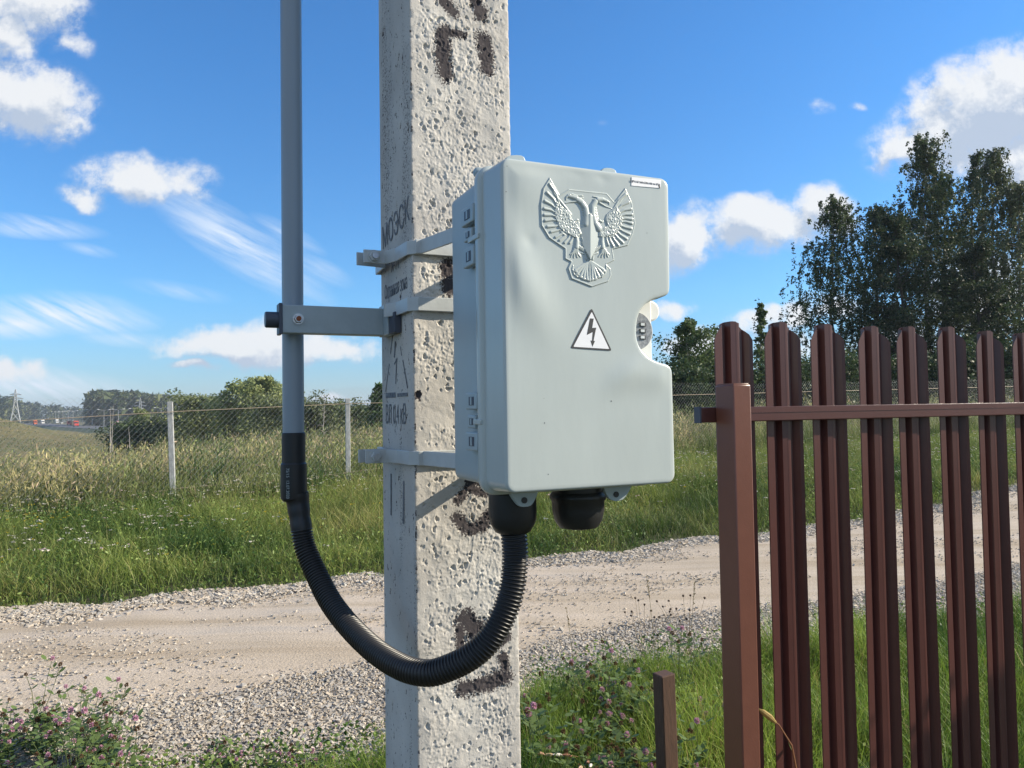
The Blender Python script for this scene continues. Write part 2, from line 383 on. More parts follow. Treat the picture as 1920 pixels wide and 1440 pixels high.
ys = np.concatenate([[-60, -20, -5], np.linspace(0, 30, 110), np.geomspace(31, 520, 110), np.geomspace(560, 5000, 20)])
sheet('ground', xs, ys, terr, gmat('field_soil', 'ground'), kind='structure', label='dry grassy ground of the field and roadside', category='ground')

def y_grassfar(x): return 8.15+.46*x+.008*x*x+(fbm(x*1.7, x*0+3, 3, 2)-.5)*.55
def y_roadfar(x): return y_grassfar(x)-.30-.12*ss(-x, -2, 4)+(fbm(x*.9, x*0+8, 3, 4)-.5)*.3
def y_roadnear(x): return 5.25+.43*x+.008*x*x+(fbm(x*1.1, x*0+5, 3, 6)-.5)*.45
def y_grassnear(x): return np.interp(x, [-4, -1.6, -.6, .14, 1.4, 3.5, 8, 14], [2.9, 3.25, 3.62, 4.45, 5.05, 5.85, 8.0, 11])+(fbm(x*3, x*0+7, 3, 3)-.5)*.5
def strip(name, xs, lo, hi, n, dz, m, **k):
    T = np.linspace(0, 1, n); X = np.repeat(xs[None], n, 0); a, b = lo(xs), hi(xs); Y = a[None]+(b-a)[None]*T[:, None]
    Z = terr(X, Y)+dz
    crown = .03*np.sin(np.pi*T)[:, None] if 'road' in name else 0
    V = np.stack([X, Y, Z+crown], -1).reshape(-1, 3); nx = len(xs); i = (np.arange(n-1)[:, None]*nx+np.arange(nx-1)[None]).ravel()
    return mesh_np(name, V, np.stack([i, i+1, i+nx+1, i+nx], 1), m, smooth=True, **k)
xr = np.linspace(-14, 30, 500)
strip('gravel_verge', xr, lambda x: y_grassnear(x)-.5, lambda x: y_grassfar(x)+.12, 60, .012, gmat('gravel', 'gravel'), kind='structure', label='loose grey gravel along both edges of the dirt road', category='gravel')
strip('road', xr, y_roadnear, y_roadfar, 50, .0165, gmat('dirt_road', 'road'), kind='structure', label='pale compacted dirt road crossing the picture', category='road')

# stones
def stones(name, P, size, cols, **k):
    n = len(P); c = np.array([[x, y, z] for x in (-1, 1) for y in (-1, 1) for z in (-1, 1)], float)*.5
    V = c[None]*(1+.0*rng.random((n, 1, 1)))+rng.normal(0, .16, (n, 8, 3))
    V *= (size[:, None]*rng.uniform(.6, 1.2, (n, 3))*[1.15, 1, .62])[:, None]
    a = rng.uniform(0, 6.28, n); ca, sa = np.cos(a), np.sin(a); tx = rng.normal(0, .35, n)
    x, y, z = V[..., 0], V[..., 1], V[..., 2]; z = z+x*tx[:, None]
    V = np.stack([x*ca[:, None]-y*sa[:, None], x*sa[:, None]+y*ca[:, None], z], -1)+P[:, None]
    q = np.array([[0, 1, 3, 2], [4, 6, 7, 5], [0, 4, 5, 1], [2, 3, 7, 6], [0, 2, 6, 4], [1, 5, 7, 3]])
    Fc = (q[None]+np.arange(n)[:, None, None]*8).reshape(-1, 4)
    mesh_np(name, V.reshape(-1, 3), Fc, M['stone'], col=np.repeat(cols, 8, 0), **k)
def stonecol(n):
    g = rng.uniform(.28, .50, n); w_ = rng.normal(0, .015, n); return np.clip(np.stack([g*1.12+w_, g, g*.84-w_], 1), .06, .8)
def scatter(n, x0, x1, lo, hi, p=1.0):
    x = rng.uniform(x0, x1, n); t = rng.random(n)**p; a, b = lo(x), hi(x); y = a+(b-a)*t
    ok = np.abs(x) < .74*y+.25; return x[ok], y[ok]
x, y = scatter(105000, -4.5, 5, lambda x: y_grassnear(x)-.45, lambda x: y_roadnear(x)+.45); ok = rng.random(len(x)) < 1-.93*ss(y-y_roadnear(x)+(fbm(x*2.5, y*2.5, 3, 81)-.5)*.5, -.25, .35); x, y = x[ok], y[ok]; n = len(x)
stones('gravel_stones', np.stack([x, y, terr(x, y)+.016], 1), rng.gamma(4, .0016, n)+.005, stonecol(n), kind='stuff', label='loose grey gravel stones on the near edge of the dirt road', category='gravel')
x, y = scatter(42000, -6.5, 9, lambda x: y_roadfar(x)-.35, lambda x: y_grassfar(x)+.1); ok = rng.random(len(x)) < .06+.94*ss(y-y_roadfar(x)+(fbm(x*2.5, y*2.5, 3, 82)-.5)*.4, -.2, .15); x, y = x[ok], y[ok]; n = len(x)
stones('gravel_stones', np.stack([x, y, terr(x, y)+.022], 1), rng.gamma(4, .0028, n)+.007, stonecol(n), kind='stuff', label='pale crushed stones along the far edge of the dirt road', category='gravel')
x, y = scatter(26000, -6.5, 9, y_roadnear, y_roadfar); dn = fbm(x*.5+y*.9, y*1.6-x*.7, 3, 21); ok = rng.random(len(x)) < ss(dn, .38, .68); x, y = x[ok], y[ok]; n = len(x)
tt = (y-y_roadnear(x))/(y_roadfar(x)-y_roadnear(x))
stones('road_pebbles', np.stack([x, y, terr(x, y)+.022+.03*np.sin(np.pi*tt)], 1), rng.gamma(3, .0020, n)+.003, stonecol(n), kind='stuff', label='small scattered pebbles on the compacted road surface', category='pebbles')

# ------------------------------------------------------------------ blades of grass and weeds
def blades(x, y, h, wd, lean, colb, colt, zoff=0, seg=3):
    """curved blades; returns V,faces,col"""
    n = len(x); a = rng.uniform(0, 2*np.pi, n); fa = rng.uniform(0, 2*np.pi, n)
    z0 = terr(x, y)+zoff; ts = np.linspace(0, 1, seg+1)
    V = []; C = []
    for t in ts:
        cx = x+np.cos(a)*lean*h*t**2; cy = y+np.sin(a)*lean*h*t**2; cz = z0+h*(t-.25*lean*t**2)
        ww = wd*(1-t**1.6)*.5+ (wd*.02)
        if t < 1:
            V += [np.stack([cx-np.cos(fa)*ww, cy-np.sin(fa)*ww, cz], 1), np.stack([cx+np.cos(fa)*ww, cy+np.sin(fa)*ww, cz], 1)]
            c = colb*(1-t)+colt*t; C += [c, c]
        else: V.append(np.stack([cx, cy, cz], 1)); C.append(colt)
    k = 2*seg+1; V = np.stack(V, 1); C = np.stack(C, 1); o = np.arange(n)[:, None]*k
    Q = np.concatenate([o+np.array([2*i, 2*i+1, 2*i+3, 2*i+2]) for i in range(seg-1)]) if seg > 1 else np.zeros((0, 4), int)
    T = o+np.array([2*seg-2, 2*seg-1, 2*seg])
    return V.reshape(-1, 3), Q, T, C.reshape(-1, 3)
def merge(parts):
    V, Q, T, C, o = [], [], [], [], 0
    for v, q, t, c in parts:
        V.append(v); Q.append(q+o); T.append(t+o); C.append(c); o += len(v)
    return np.concatenate(V), [np.concatenate(Q), np.concatenate(T)], np.concatenate(C)
def gcol(n, x, y, base, spread=.25, seed=0):
    v = (fbm(x*1.1, y*.8, 3, seed)-.5)*1.9+rng.normal(0, spread, n)*.6
    c = np.array(base)[None]*(1+v[:, None]*np.array([1.1, .8, .9])[None]); return np.clip(c, .006, .8)
def leaves(x, y, z, s, colr, up=.6, asp=.28):
    """small broad leaves as rhombs, random orientation"""
    n = len(x); d = rng.normal(0, 1, (n, 3)); d[:, 2] = np.abs(d[:, 2])*up; d /= np.linalg.norm(d, axis=1)[:, None]
    r = rng.normal(0, 1, (n, 3)); e = np.cross(d, r); e /= np.linalg.norm(e, axis=1)[:, None]+1e-9
    P = np.stack([x, y, z], 1); s = s[:, None]
    V = np.stack([P, P+d*s*.5+e*s*asp, P+d*s, P+d*s*.5-e*s*asp], 1).reshape(-1, 3)
    Q = np.arange(n)[:, None]*4+np.array([0, 1, 2, 3]); return V, Q, np.zeros((0, 3), int), np.repeat(colr, 4, 0)
def fence_y(x): return np.interp(x, [-14, -5.7, -3.2, 10.4, 40], [6.4, 13, 15, 23.7, 42.6])
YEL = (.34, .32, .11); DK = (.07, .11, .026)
# verge beyond the road
def wedge(n, x0, x1, lo, hi, p=1.0):
    x = rng.uniform(x0, x1, n); t = rng.random(n)**p; a, b = lo(x), hi(x); y = a+(b-a)*t; ok = (b > a) & (np.abs(x) < .72*y+.4); return x[ok], y[ok]
x, y = wedge(230000, -11, 16, y_grassfar, lambda x: fence_y(x)+1, 1.15)
cl = fbm(x*1.6, y*1.6, 3, 31); edge = ss(y-y_grassfar(x), 0, .9)
h = (.06+.30*edge)*(1+.25*ss(y-y_grassfar(x), 1.6, 4)-.35*ss(y-fence_y(x), -2.2, -.6))*(.7+.6*rng.random(len(x))**3)*(.25+1.5*cl**1.5)*rng.uniform(.5, 1.35, len(x))
dead = (rng.random(len(x)) < .18+.4*ss(fbm(x*.5, y*.5, 2, 77), .5, .7))[:, None]
ct = np.where(dead, gcol(len(x), x, y, YEL), gcol(len(x), x, y, (.20, .27, .050), .38))
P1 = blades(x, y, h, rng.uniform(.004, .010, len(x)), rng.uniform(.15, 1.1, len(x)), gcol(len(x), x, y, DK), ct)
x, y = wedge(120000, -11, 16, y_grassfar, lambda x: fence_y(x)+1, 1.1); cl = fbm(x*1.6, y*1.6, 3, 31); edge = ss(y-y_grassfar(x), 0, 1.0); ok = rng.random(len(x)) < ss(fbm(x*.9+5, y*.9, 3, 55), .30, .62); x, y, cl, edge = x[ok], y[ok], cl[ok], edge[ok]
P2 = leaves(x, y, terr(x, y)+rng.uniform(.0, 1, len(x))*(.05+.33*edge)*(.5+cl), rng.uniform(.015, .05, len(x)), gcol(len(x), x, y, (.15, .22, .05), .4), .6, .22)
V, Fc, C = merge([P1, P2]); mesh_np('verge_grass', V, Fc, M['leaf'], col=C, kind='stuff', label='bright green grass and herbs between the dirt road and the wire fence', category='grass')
# tall weeds
def weeds(x, y, H, tone):
    n = len(x); parts = []
    stem = tone; 
    parts.append(blades(x, y, H, np.full(n, .012), rng.uniform(.03, .35, n), gcol(n, x, y, (.10, .12, .04), .2, 3), gcol(n, x, y, stem, .25, 4), seg=2))
    k = 9
    for j in range(k):
        t = rng.uniform(.25, .98, n); ang = rng.uniform(0, 6.28, n); r = rng.uniform(.01, .10, n)
        top = (t > .72)[:, None]
        c = np.where(top, gcol(n, x, y, stem, .25, 5), gcol(n, x, y, (.14, .155, .05), .25, 6))
        parts.append(leaves(x+np.cos(ang)*r*.6, y+np.sin(ang)*r*.6, terr(x, y)+H*t, rng.uniform(.05, .15, n), c, 2.6, .085))
    return parts
x, y = wedge(56000, -16, 34, lambda x: fence_y(x)-1.2, lambda x: fence_y(x)+17, 1.6)
H = np.interp(x/np.maximum(y, 1), [-.7, -.45, -.2, .15, .3], [.85, .95, 1.15, 1.2, 1.25])*(.35+1.05*fbm(x*.9, y*.9, 3, 41))*rng.uniform(.65, 1.2, len(x))*ss(y-fence_y(x)+(fbm(x*.8, y*.8, 3, 49)-.5)*2, -.9, 1.3)
tone = np.where((fbm(x*.35, y*.35, 3, 43) > .5)[:, None], np.array((.34, .30, .13)), np.array((.25, .245, .10)))
parts = []
cut = fbm(x*.55, y*.4, 3, 47); kn = rng.random(len(x)); sel = [(cut < .5) & (kn < .72), (cut >= .5) & (kn < .72), kn >= .72]; pw = []
for s_, tn in zip(sel, ((.36, .34, .15), (.22, .26, .09), (.33, .27, .17))): pw += weeds(x[s_], y[s_], H[s_], tn)
x2, y2 = wedge(60000, -18, 34, lambda x: fence_y(x)-.8, lambda x: fence_y(x)+14, 1.6)
h2 = np.interp(x2/np.maximum(y2, 1), [-.7, -.45, -.2, .15, .3], [.7, .8, 1.0, 1.0, 1.1])*(.5+.6*fbm(x2*.7, y2*.7, 3, 41))*rng.uniform(.5, 1.1, len(x2))
pw.append(blades(x2, y2, h2, rng.uniform(.01, .02, len(x2)), rng.uniform(.1, .6, len(x2)), gcol(len(x2), x2, y2, (.10, .13, .04)), gcol(len(x2), x2, y2, (.22, .26, .09), .4), seg=2))
V, Fc, C = merge(pw); mesh_np('tall_weeds', V, Fc, M['leaf'], col=C, kind='stuff', label='tall golden weeds filling the field behind the wire fence', category='weeds')
# coarse cover on the far field
x = rng.uniform(-260, 90, 42000); y = 30+260*rng.random(42000)**1.6; ok = (np.abs(x) < .72*y+2) & (x < .1*y+14); x, y = x[ok], y[ok]; n = len(x)
sc_ = .15+y*.0022
sh = fbm(x*.045, y*.03, 3, 61)
cc = gcol(n, x, y, (.27, .25, .10), .2, 8); cc = np.where((sh > .54)[:, None], gcol(n, x, y, (.12, .17, .055), .2, 9), cc)
zz = terr(x, y)
V, Fc, C = merge([blades(x, y, sc_*rng.uniform(.4, 1.0, n), sc_*.35, rng.uniform(.1, .6, n), cc*.7, cc, seg=2)])
mesh_np('meadow_cover', V, Fc, M['leaf'], col=C, kind='stuff', label='olive meadow growth on the slope down to the highway', category='meadow')
# near grass
def nearregion(n, x0, x1, y0):
    x = rng.uniform(x0, x1, n); y = y0+(y_grassnear(x)+.1-y0)*rng.random(n)**.8; ok = (np.abs(x) < .74*y+.3) & (y > y0); return x[ok], y[ok]
x, y = nearregion(125000, -2.9, 6, 1.9)
dens = fbm(x*2.2, y*2.2, 3, 71)*(.55+.45*ss(y_grassnear(x)-y, .0, .6)); left = ss(-x, .85, 1.3)
ok = (rng.random(len(x)) < (1-.80*left)*(.45+.9*dens)); x, y = x[ok], y[ok]; n = len(x); e_ = ss(y_grassnear(x)-y, -.05, .5)
h = (.06+.24*e_)*(.3+1.35*fbm(x*2.6, y*2.6, 3, 71))*rng.uniform(.55, 1.3, n)*(1-.35*ss(-x, .3, 1))
dead = (rng.random(n) < .10)[:, None]
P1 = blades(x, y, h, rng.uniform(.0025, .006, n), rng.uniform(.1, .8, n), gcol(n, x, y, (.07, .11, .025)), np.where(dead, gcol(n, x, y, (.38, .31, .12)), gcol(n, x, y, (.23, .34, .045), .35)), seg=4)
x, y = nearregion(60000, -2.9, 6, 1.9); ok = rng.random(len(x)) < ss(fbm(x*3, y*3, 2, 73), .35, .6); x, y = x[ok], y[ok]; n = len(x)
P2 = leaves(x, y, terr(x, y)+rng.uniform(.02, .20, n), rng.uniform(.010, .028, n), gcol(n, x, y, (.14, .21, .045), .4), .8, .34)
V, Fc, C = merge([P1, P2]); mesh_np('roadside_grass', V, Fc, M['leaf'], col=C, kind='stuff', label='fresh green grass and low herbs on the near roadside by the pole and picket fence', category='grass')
# umbels and yellow flowers
def heads(x, y, z, r, colr):
    n = len(x); parts = []
    for j in range(7):
        a = rng.uniform(0, 6.28, n); q = r*np.sqrt(rng.random(n)); parts.append(leaves(x+np.cos(a)*q, y+np.sin(a)*q, z+rng.uniform(-.004, .008, n), r*rng.uniform(.5, .9, n), colr, .15))
    return parts
x, y = wedge(3200, -10, 14, lambda x: y_grassfar(x)+.3, lambda x: fence_y(x)+.5, 1.0); ok = rng.random(len(x)) < ss(fbm(x*.5, y*.7, 2, 91), .3, .6); x, y = x[ok], y[ok]; n = len(x)
zt = terr(x, y)+rng.uniform(.28, .5, n)
wcol = np.where((rng.random(n) < .82)[:, None], np.array((.60, .56, .48)), np.array((.55, .42, .40)))
P1 = heads(x, y, zt, rng.uniform(.018, .035, n), wcol*rng.uniform(.75, 1.1, (n, 1)))
P1.append(blades(x, y, zt-terr(x, y), np.full(n, .006), np.full(n, .02), gcol(n, x, y, DK), gcol(n, x, y, (.12, .14, .05)), seg=2))
V, Fc, C = merge(P1); mesh_np('white_wildflowers', V, Fc, M['petal'], col=C, kind='stuff', label='small white umbel wildflowers dotted through the green verge', category='wildflowers')
x = np.concatenate([rng.normal(-6.0, .35, 60), rng.uniform(-7, 8, 130)]); y = np.concatenate([rng.normal(9.6, .5, 60), np.zeros(130)])
y[60:] = y_grassfar(x[60:])+rng.uniform(.4, 3.6, 130); n = len(x)
V, Fc, C = merge(heads(x, y, terr(x, y)+rng.uniform(.25, .5, n), rng.uniform(.01, .022, n), np.tile((.62, .45, .03), (n, 1))))
mesh_np('yellow_wildflowers', V, Fc, M['petal'], col=C, kind='stuff', label='yellow wildflowers scattered in the verge grass', category='wildflowers')

# ------------------------------------------------------------------ service box (frame: x right along the front, y away, z up)
YAW = .428; OB = Vector((-.0079, .8198, 1.5122)); BW, BH = .2177, .360
FR = Matrix.Translation(OB) @ Matrix.Rotation(YAW, 4, 'Z'); FRI = FR.inverted(); FR0 = FR.to_3x3(); FRI0 = FRI.to_3x3()
def loc(px, py, yl):
    """photo point -> box frame point on the plane y=yl"""
    o = FRI @ Vector((0, 0, EYE)); d = FRI0 @ ray(px, py); return o+d*((yl-o.y)/d.y)
def lxz(px, py, yl=0): p = loc(px, py, yl); return (p.x, p.z)
def locx(px, py, xl):
    o = FRI @ Vector((0, 0, EYE)); d = FRI0 @ ray(px, py); return o+d*((xl-o.x)/d.x)
box = empty('meter_box', OB, YAW, label='light grey plastic electric meter box with embossed two-headed eagle, strapped to the concrete pole', cat='meter box')
def arc(cx, cz, r, a0, a1, n=8):
    return [(cx+r*math.cos(math.radians(a0+(a1-a0)*i/n)), cz+r*math.sin(math.radians(a0+(a1-a0)*i/n))) for i in range(n+1)]
def smoothpoly(pts, it=2):
    for _ in range(it):
        q = [pts[0]]
        for a, b in zip(pts, pts[1:]): q += [(a[0]*.75+b[0]*.25, a[1]*.75+b[1]*.25), (a[0]*.25+b[0]*.75, a[1]*.25+b[1]*.75)]
        q.append(pts[-1]); pts = q
    return pts
notch = [lxz(*p) for p in [(1257, 520), (1257.3, 540), (1255, 552), (1240, 558), (1222, 563), (1208, 573), (1198, 590), (1194, 615), (1195, 635), (1201, 652), (1212, 666), (1226, 675), (1240, 680), (1253, 683), (1261.5, 692), (1262, 715)]]
notch = [(min(p[0], BW), p[1]) for p in notch]; notch = smoothpoly(notch)
R_ = .011
out = arc(R_, R_, R_, 180, 270)+arc(BW-R_, R_, R_, 270, 360)+notch[::-1]+arc(BW-R_, BH-R_, R_, 0, 90)+arc(R_, BH-R_, R_, 90, 180)
def resample(pts, d):
    P = np.array(pts+[pts[0]]); s = np.concatenate([[0], np.cumsum(np.linalg.norm(np.diff(P, axis=0), axis=1))]); n = int(s[-1]/d)
    t = np.linspace(0, s[-1], n, endpoint=False); return np.stack([np.interp(t, s, P[:, 0]), np.interp(t, s, P[:, 1])], 1)
OUT = resample(out, .0016)
def normals2(P):
    t = np.roll(P, -1, 0)-np.roll(P, 1, 0); t /= np.linalg.norm(t, axis=1)[:, None]; return np.stack([t[:, 1], -t[:, 0]], 1)   # outward for ccw
NO = normals2(OUT)
for _ in range(3): NO = (np.roll(NO, 1, 0)+NO*2+np.roll(NO, -1, 0)); NO /= np.linalg.norm(NO, axis=1)[:, None]
def inside(P, poly):
    x, y = P[:, 0], P[:, 1]; c = np.zeros(len(P), bool); a = poly; b = np.roll(poly, -1, 0)
    for (x1, y1), (x2, y2) in zip(a, b):
        m = ((y1 > y) != (y2 > y)) & (x < (x2-x1)*(y-y1)/(y2-y1+1e-12)+x1); c ^= m
    return c
def warp(x, z):
    """gentle moulding waves and dents of the door, metres toward the viewer"""
    v = (fbm(x*9, z*7, 2, 12)-.5)*.0007
    for (px, py, rx, rz, a, dg) in [(983, 530, .024, .055, .0034, 26), (993, 452, .007, .008, -.0007, 20), (1180, 700, .030, .016, .0020, 30), (1235, 705, .03, .016, .0014, 10), (985, 340, .034, .028, .0024, 20), (1080, 322, .010, .005, -.0012, 0), (1130, 332, .008, .005, -.0012, 0)]:
        cx, cz = lxz(px, py); d = math.radians(dg); dx, dz = x-cx, z-cz; u = dx*math.cos(d)+dz*math.sin(d); q = -dx*math.sin(d)+dz*math.cos(d)
        v = v+a*np.exp(-(u/rx)**2-(q/rz)**2)
    for (px, py, rr_) in ((1108, 622, .026), (1212, 342, .020)):
        cx, cz = lxz(px, py); v = v*(1-np.exp(-(((x-cx)/rr_)**2+((z-cz)/rr_)**2)**2))
    return v
RB = .0032
rings = [(0, RB), (.0003, RB*.62), (.0009, RB*.30), (.0017, RB*.10), (.0030, 0)]
pts, ys_ = [], []
for off_, yy_ in rings: pts.append(OUT-NO*off_); ys_.append(np.full(len(OUT), yy_))
gx, gz = np.meshgrid(np.arange(.003, BW, .003), np.arange(.003, BH, .003)); G = np.stack([gx.ravel(), gz.ravel()], 1)
Gi = G[inside(G, OUT-NO*.0048)]; pts.append(Gi); ys_.append(np.zeros(len(Gi)))
P2d = np.concatenate(pts); Yd = np.concatenate(ys_); no = len(OUT)
edges = [(r*no+i, r*no+(i+1) % no) for r in (0, 4) for i in range(no)]
res = geometry.delaunay_2d_cdt([Vector(p) for p in P2d], edges, [list(range(no))], 1, 1e-7)
VV = np.array([v[:] for v in res[0]]); orig = [o[0] if o else 0 for o in res[3]]; yv = Yd[orig]
Tr = np.array([list(f)[:3] for f in res[2]])
dist = ss(np.min(np.stack([VV[:, 0], BW-VV[:, 0], VV[:, 1], BH-VV[:, 1]]), 0), .0, .02)
V3 = np.stack([VV[:, 0], yv-warp(VV[:, 0], VV[:, 1])*dist, VV[:, 1]], 1)
# keep orientation toward -y
def fixori(V, T, ref):
    nn = np.cross(V[T[:, 1]]-V[T[:, 0]], V[T[:, 2]]-V[T[:, 0]]); f = (nn@np.array(ref)) < 0; T = T.copy(); T[f] = T[f][:, ::-1]; return T
Tr = fixori(V3, Tr, (0, -1, 0))
# side wall of the lid and flange lip
prof = [(0, RB), (.0008, .012), (.0018, .0465), (.0022, .049), (.0058, .0505), (.0068, .053), (.0068, .061), (.0050, .0645), (.0005, .065), (-.004, .065)]
W = [np.stack([OUT[:, 0]+NO[:, 0]*o_, np.full(no, y_), OUT[:, 1]+NO[:, 1]*o_], 1) for o_, y_ in prof]
base = len(V3); Vw = np.concatenate(W); Q = []
for r in range(len(prof)-1):
    i = np.arange(no); j = (i+1) % no; Q.append(np.stack([base+r*no+i, base+(r+1)*no+i, base+(r+1)*no+j, base+r*no+j], 1))
lid = mesh_np('lid', np.concatenate([V3, Vw]), [Tr, np.concatenate(Q)], M['plastic'], box, smooth=True)
lid.data.set_sharp_from_angle(angle=math.radians(50))
# body behind
fo = arc(.012, .012, .012, 180, 270)+arc(BW-.012, .012, .012, 270, 360)+arc(BW-.012, BH-.012, .012, 0, 90)+arc(.012, BH-.012, .012, 90, 180)
FO = resample(fo, .004); NF = normals2(FO); nf = len(FO)
bp = [(-.02, .0640), (-.003, .0640), (-.002, .0645), (-.002, .0665), (-.0034, .1605), (-.0037, .1635), (-.0065, .1685), (-.012, .1712), (-.02, .172)]
W = np.concatenate([np.stack([FO[:, 0]+NF[:, 0]*o_, np.full(nf, y_), FO[:, 1]+NF[:, 1]*o_], 1) for o_, y_ in bp]); Q = []
for r in range(len(bp)-1):
    i = np.arange(nf); j = (i+1) % nf; Q.append(np.stack([r*nf+i, (r+1)*nf+i, (r+1)*nf+j, r*nf+j], 1))
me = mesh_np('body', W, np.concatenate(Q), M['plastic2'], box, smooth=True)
bm = bmesh.new(); bm.from_mesh(me.data); bm.verts.ensure_lookup_table()
bm.faces.new([bm.verts[i] for i in range(nf)]); bm.faces.new([bm.verts[(len(bp)-1)*nf+i] for i in range(nf)][::-1]); bm.to_mesh(me.data); bm.free()
me.data.set_sharp_from_angle(angle=math.radians(30))
# rounded bump at the top of the flange, ears
def ear(pxs, y0, y1, name='mounting_ear', hole=None, bev=.0008):
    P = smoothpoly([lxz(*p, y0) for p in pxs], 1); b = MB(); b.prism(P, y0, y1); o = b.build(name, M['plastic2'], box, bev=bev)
    if hole:
        c = loc(*hole, y0); b = MB(); b.lathe([(.0036, -.0006), (.0036, .002), (.0022, .002), (.0022, -.0001)], (0, 0, 0), 20, 'Y'); h = b.build('screw_hole', M['black'], o, smooth=True); h.location = (c.x, y0-.0005, c.z)
ear([(950, 905), (957, 927), (964, 938), (972, 948), (978, 951), (994, 950), (1000, 944), (1009, 926), (1012, 905)], .052, .058, hole=(983, 938))
ear([(1126, 895), (1133, 918), (1140, 933), (1150, 940), (1166, 939), (1175, 930), (1184, 914), (1188, 895)], .052, .058, hole=(1155, 927))
ear([(944, 325), (947, 298), (955, 291), (975, 290), (985, 295), (990, 325)], .050, .058)
ear([(1120, 345), (1127, 319), (1134, 314), (1148, 315), (1156, 320), (1162, 348)], .044, .056)
p = loc(885, 318, .075)
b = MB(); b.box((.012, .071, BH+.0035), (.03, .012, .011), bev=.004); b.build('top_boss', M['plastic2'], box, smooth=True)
# hinges on the left side
def hinge_block(px0, py0, px1, py1, hx0, hy0, hx1, hy1, name='hinge'):
    a = locx(px0, (py0+py1)/2, -.006); c = locx(px1, (py0+py1)/2, -.006); zt = locx((px0+px1)/2, py0, -.006).z; zb = locx((px0+px1)/2, py1, -.006).z
    ya, yb = max(a.y, c.y), min(a.y, c.y)
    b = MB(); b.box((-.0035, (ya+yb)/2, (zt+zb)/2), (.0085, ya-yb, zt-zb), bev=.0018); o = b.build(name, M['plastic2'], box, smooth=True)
    w_ = (ya-yb); b = MB(); b.box((-.0077, (ya+yb)/2-.002, (zt+zb)/2), (.0012, w_*.42, (zt-zb)*.5)); b.build('slot', M['cap'], o)
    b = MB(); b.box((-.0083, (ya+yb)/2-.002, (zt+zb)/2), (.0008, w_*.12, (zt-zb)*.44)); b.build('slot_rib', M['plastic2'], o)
    return o
for dy in (0, ):
    hinge_block(866, 387, 889, 421, 0, 0, 0, 0); hinge_block(871, 430, 886, 452, 0, 0, 0, 0); hinge_block(870, 463, 890, 500, 0, 0, 0, 0)
    hinge_block(875, 736, 896, 768, 0, 0, 0, 0); hinge_block(878, 778, 893, 803, 0, 0, 0, 0); hinge_block(875, 810, 897, 845, 0, 0, 0, 0)
for (py) in (443, 791):
    c = locx(895, py, -.006); b = MB(); b.box((-.0045, .066, c.z), (.007, .032, .0062), bev=.001); b.build('hinge_pin', M['plastic'], box, smooth=True)
# window insert and meter
yi = .030
zi0, zi1 = lxz(1200, 700, yi)[1], lxz(1200, 548, yi)[1]; xe = lxz(1222, 620, yi)[0]
b = MB(); b.box(((.150+xe)/2, yi+.017, (zi0+zi1)/2), (xe-.150, .034, zi1-zi0), bev=.0015); ins = b.build('window_insert', M['insert'], box, smooth=True)
c = loc(1221, 583, yi+.004); b = MB(); b.lathe([(.0105, 0), (.0125, .0012), (.0128, .004), (.012, .006)], (0, 0, 0), 36, 'Y'); o = b.build('seal_disc', M['insert'], box, smooth=True); o.location = (c.x, c.y, c.z)
c = loc(1192, 622, yi); er = loc(1221.5, 625, yi)
rd = er.x-c.x
b = MB(); b.lathe([(rd, 0), (rd, .0015), (rd*.5, .0015)], (0, 0, 0), 48, 'Y'); mf = b.build('meter_face', M['lcd'], box, smooth=True); mf.location = (c.x, yi-.0013, c.z+.0008)
b = MB(); b.lathe([(rd+.0012, 0), (rd+.0012, .001), (rd+.0002, .001)], (0, 0, 0), 48, 'Y'); b.build('meter_rim', M['insert'], mf, smooth=True).location = (0, .0006, 0)
for py in (609, 621, 633):
    q = loc(1203.5, py, yi); b = MB(); b.box((0, 0, 0), (.0085, .0016, .0052), bev=.0004); o = b.build('display_window', M['bezel'], mf); o.location = (q.x-c.x, -.0006, q.z-c.z-.0008)
    b = MB(); b.box((-.0008, -.001, .0002), (.0052, .0008, .0030)); b.build('display_glass', M['lens'], o)
# warning triangle
def flat(pxs, y, m, name, parent, th=.0003, s=None, off=(820, 280), sc=3.6):
    P = [lxz(off[0]+p[0]/sc, off[1]+p[1]/sc) for p in pxs]; b = MB(); b.prism(P, y, y-th); return b.build(name, m, parent)
def rounded(pts, r=.12):
    q = []
    n = len(pts)
    for i in range(n):
        a, b_, c_ = pts[i-1], pts[i], pts[(i+1) % n]
        f = lambda u, v, t: (u[0]+(v[0]-u[0])*t, u[1]+(v[1]-u[1])*t)
        p, s_ = f(b_, a, r), f(b_, c_, r)
        for t in (0, .25, .5, .75, 1): q.append(tuple((1-t)**2*p[k]+2*t*(1-t)*b_[k]+t*t*s_[k] for k in (0, 1)))
    return q
wv = -.00035
tri = [(1040, 1072), (898, 1342), (1176, 1360)]
sg = flat(rounded(tri, .05), wv, M['ink'], 'warning_sticker', box, th=.0003)
sg['label'] = 'triangular high-voltage warning sticker with a black bolt'
flat(rounded([(1040, 1097), (916, 1333), (1158, 1348)], .03), wv-.0003, M['white'], 'sticker_field', sg, th=.00015)
flat([(1027, 1142), (1053, 1143), (1043, 1206), (1070, 1204), (1052, 1293), (1062, 1294), (1044, 1334), (1031, 1291), (1041, 1292), (1046, 1234), (1006, 1254)], wv-.00045, M['ink'], 'lightning_bolt', sg, th=.0001)
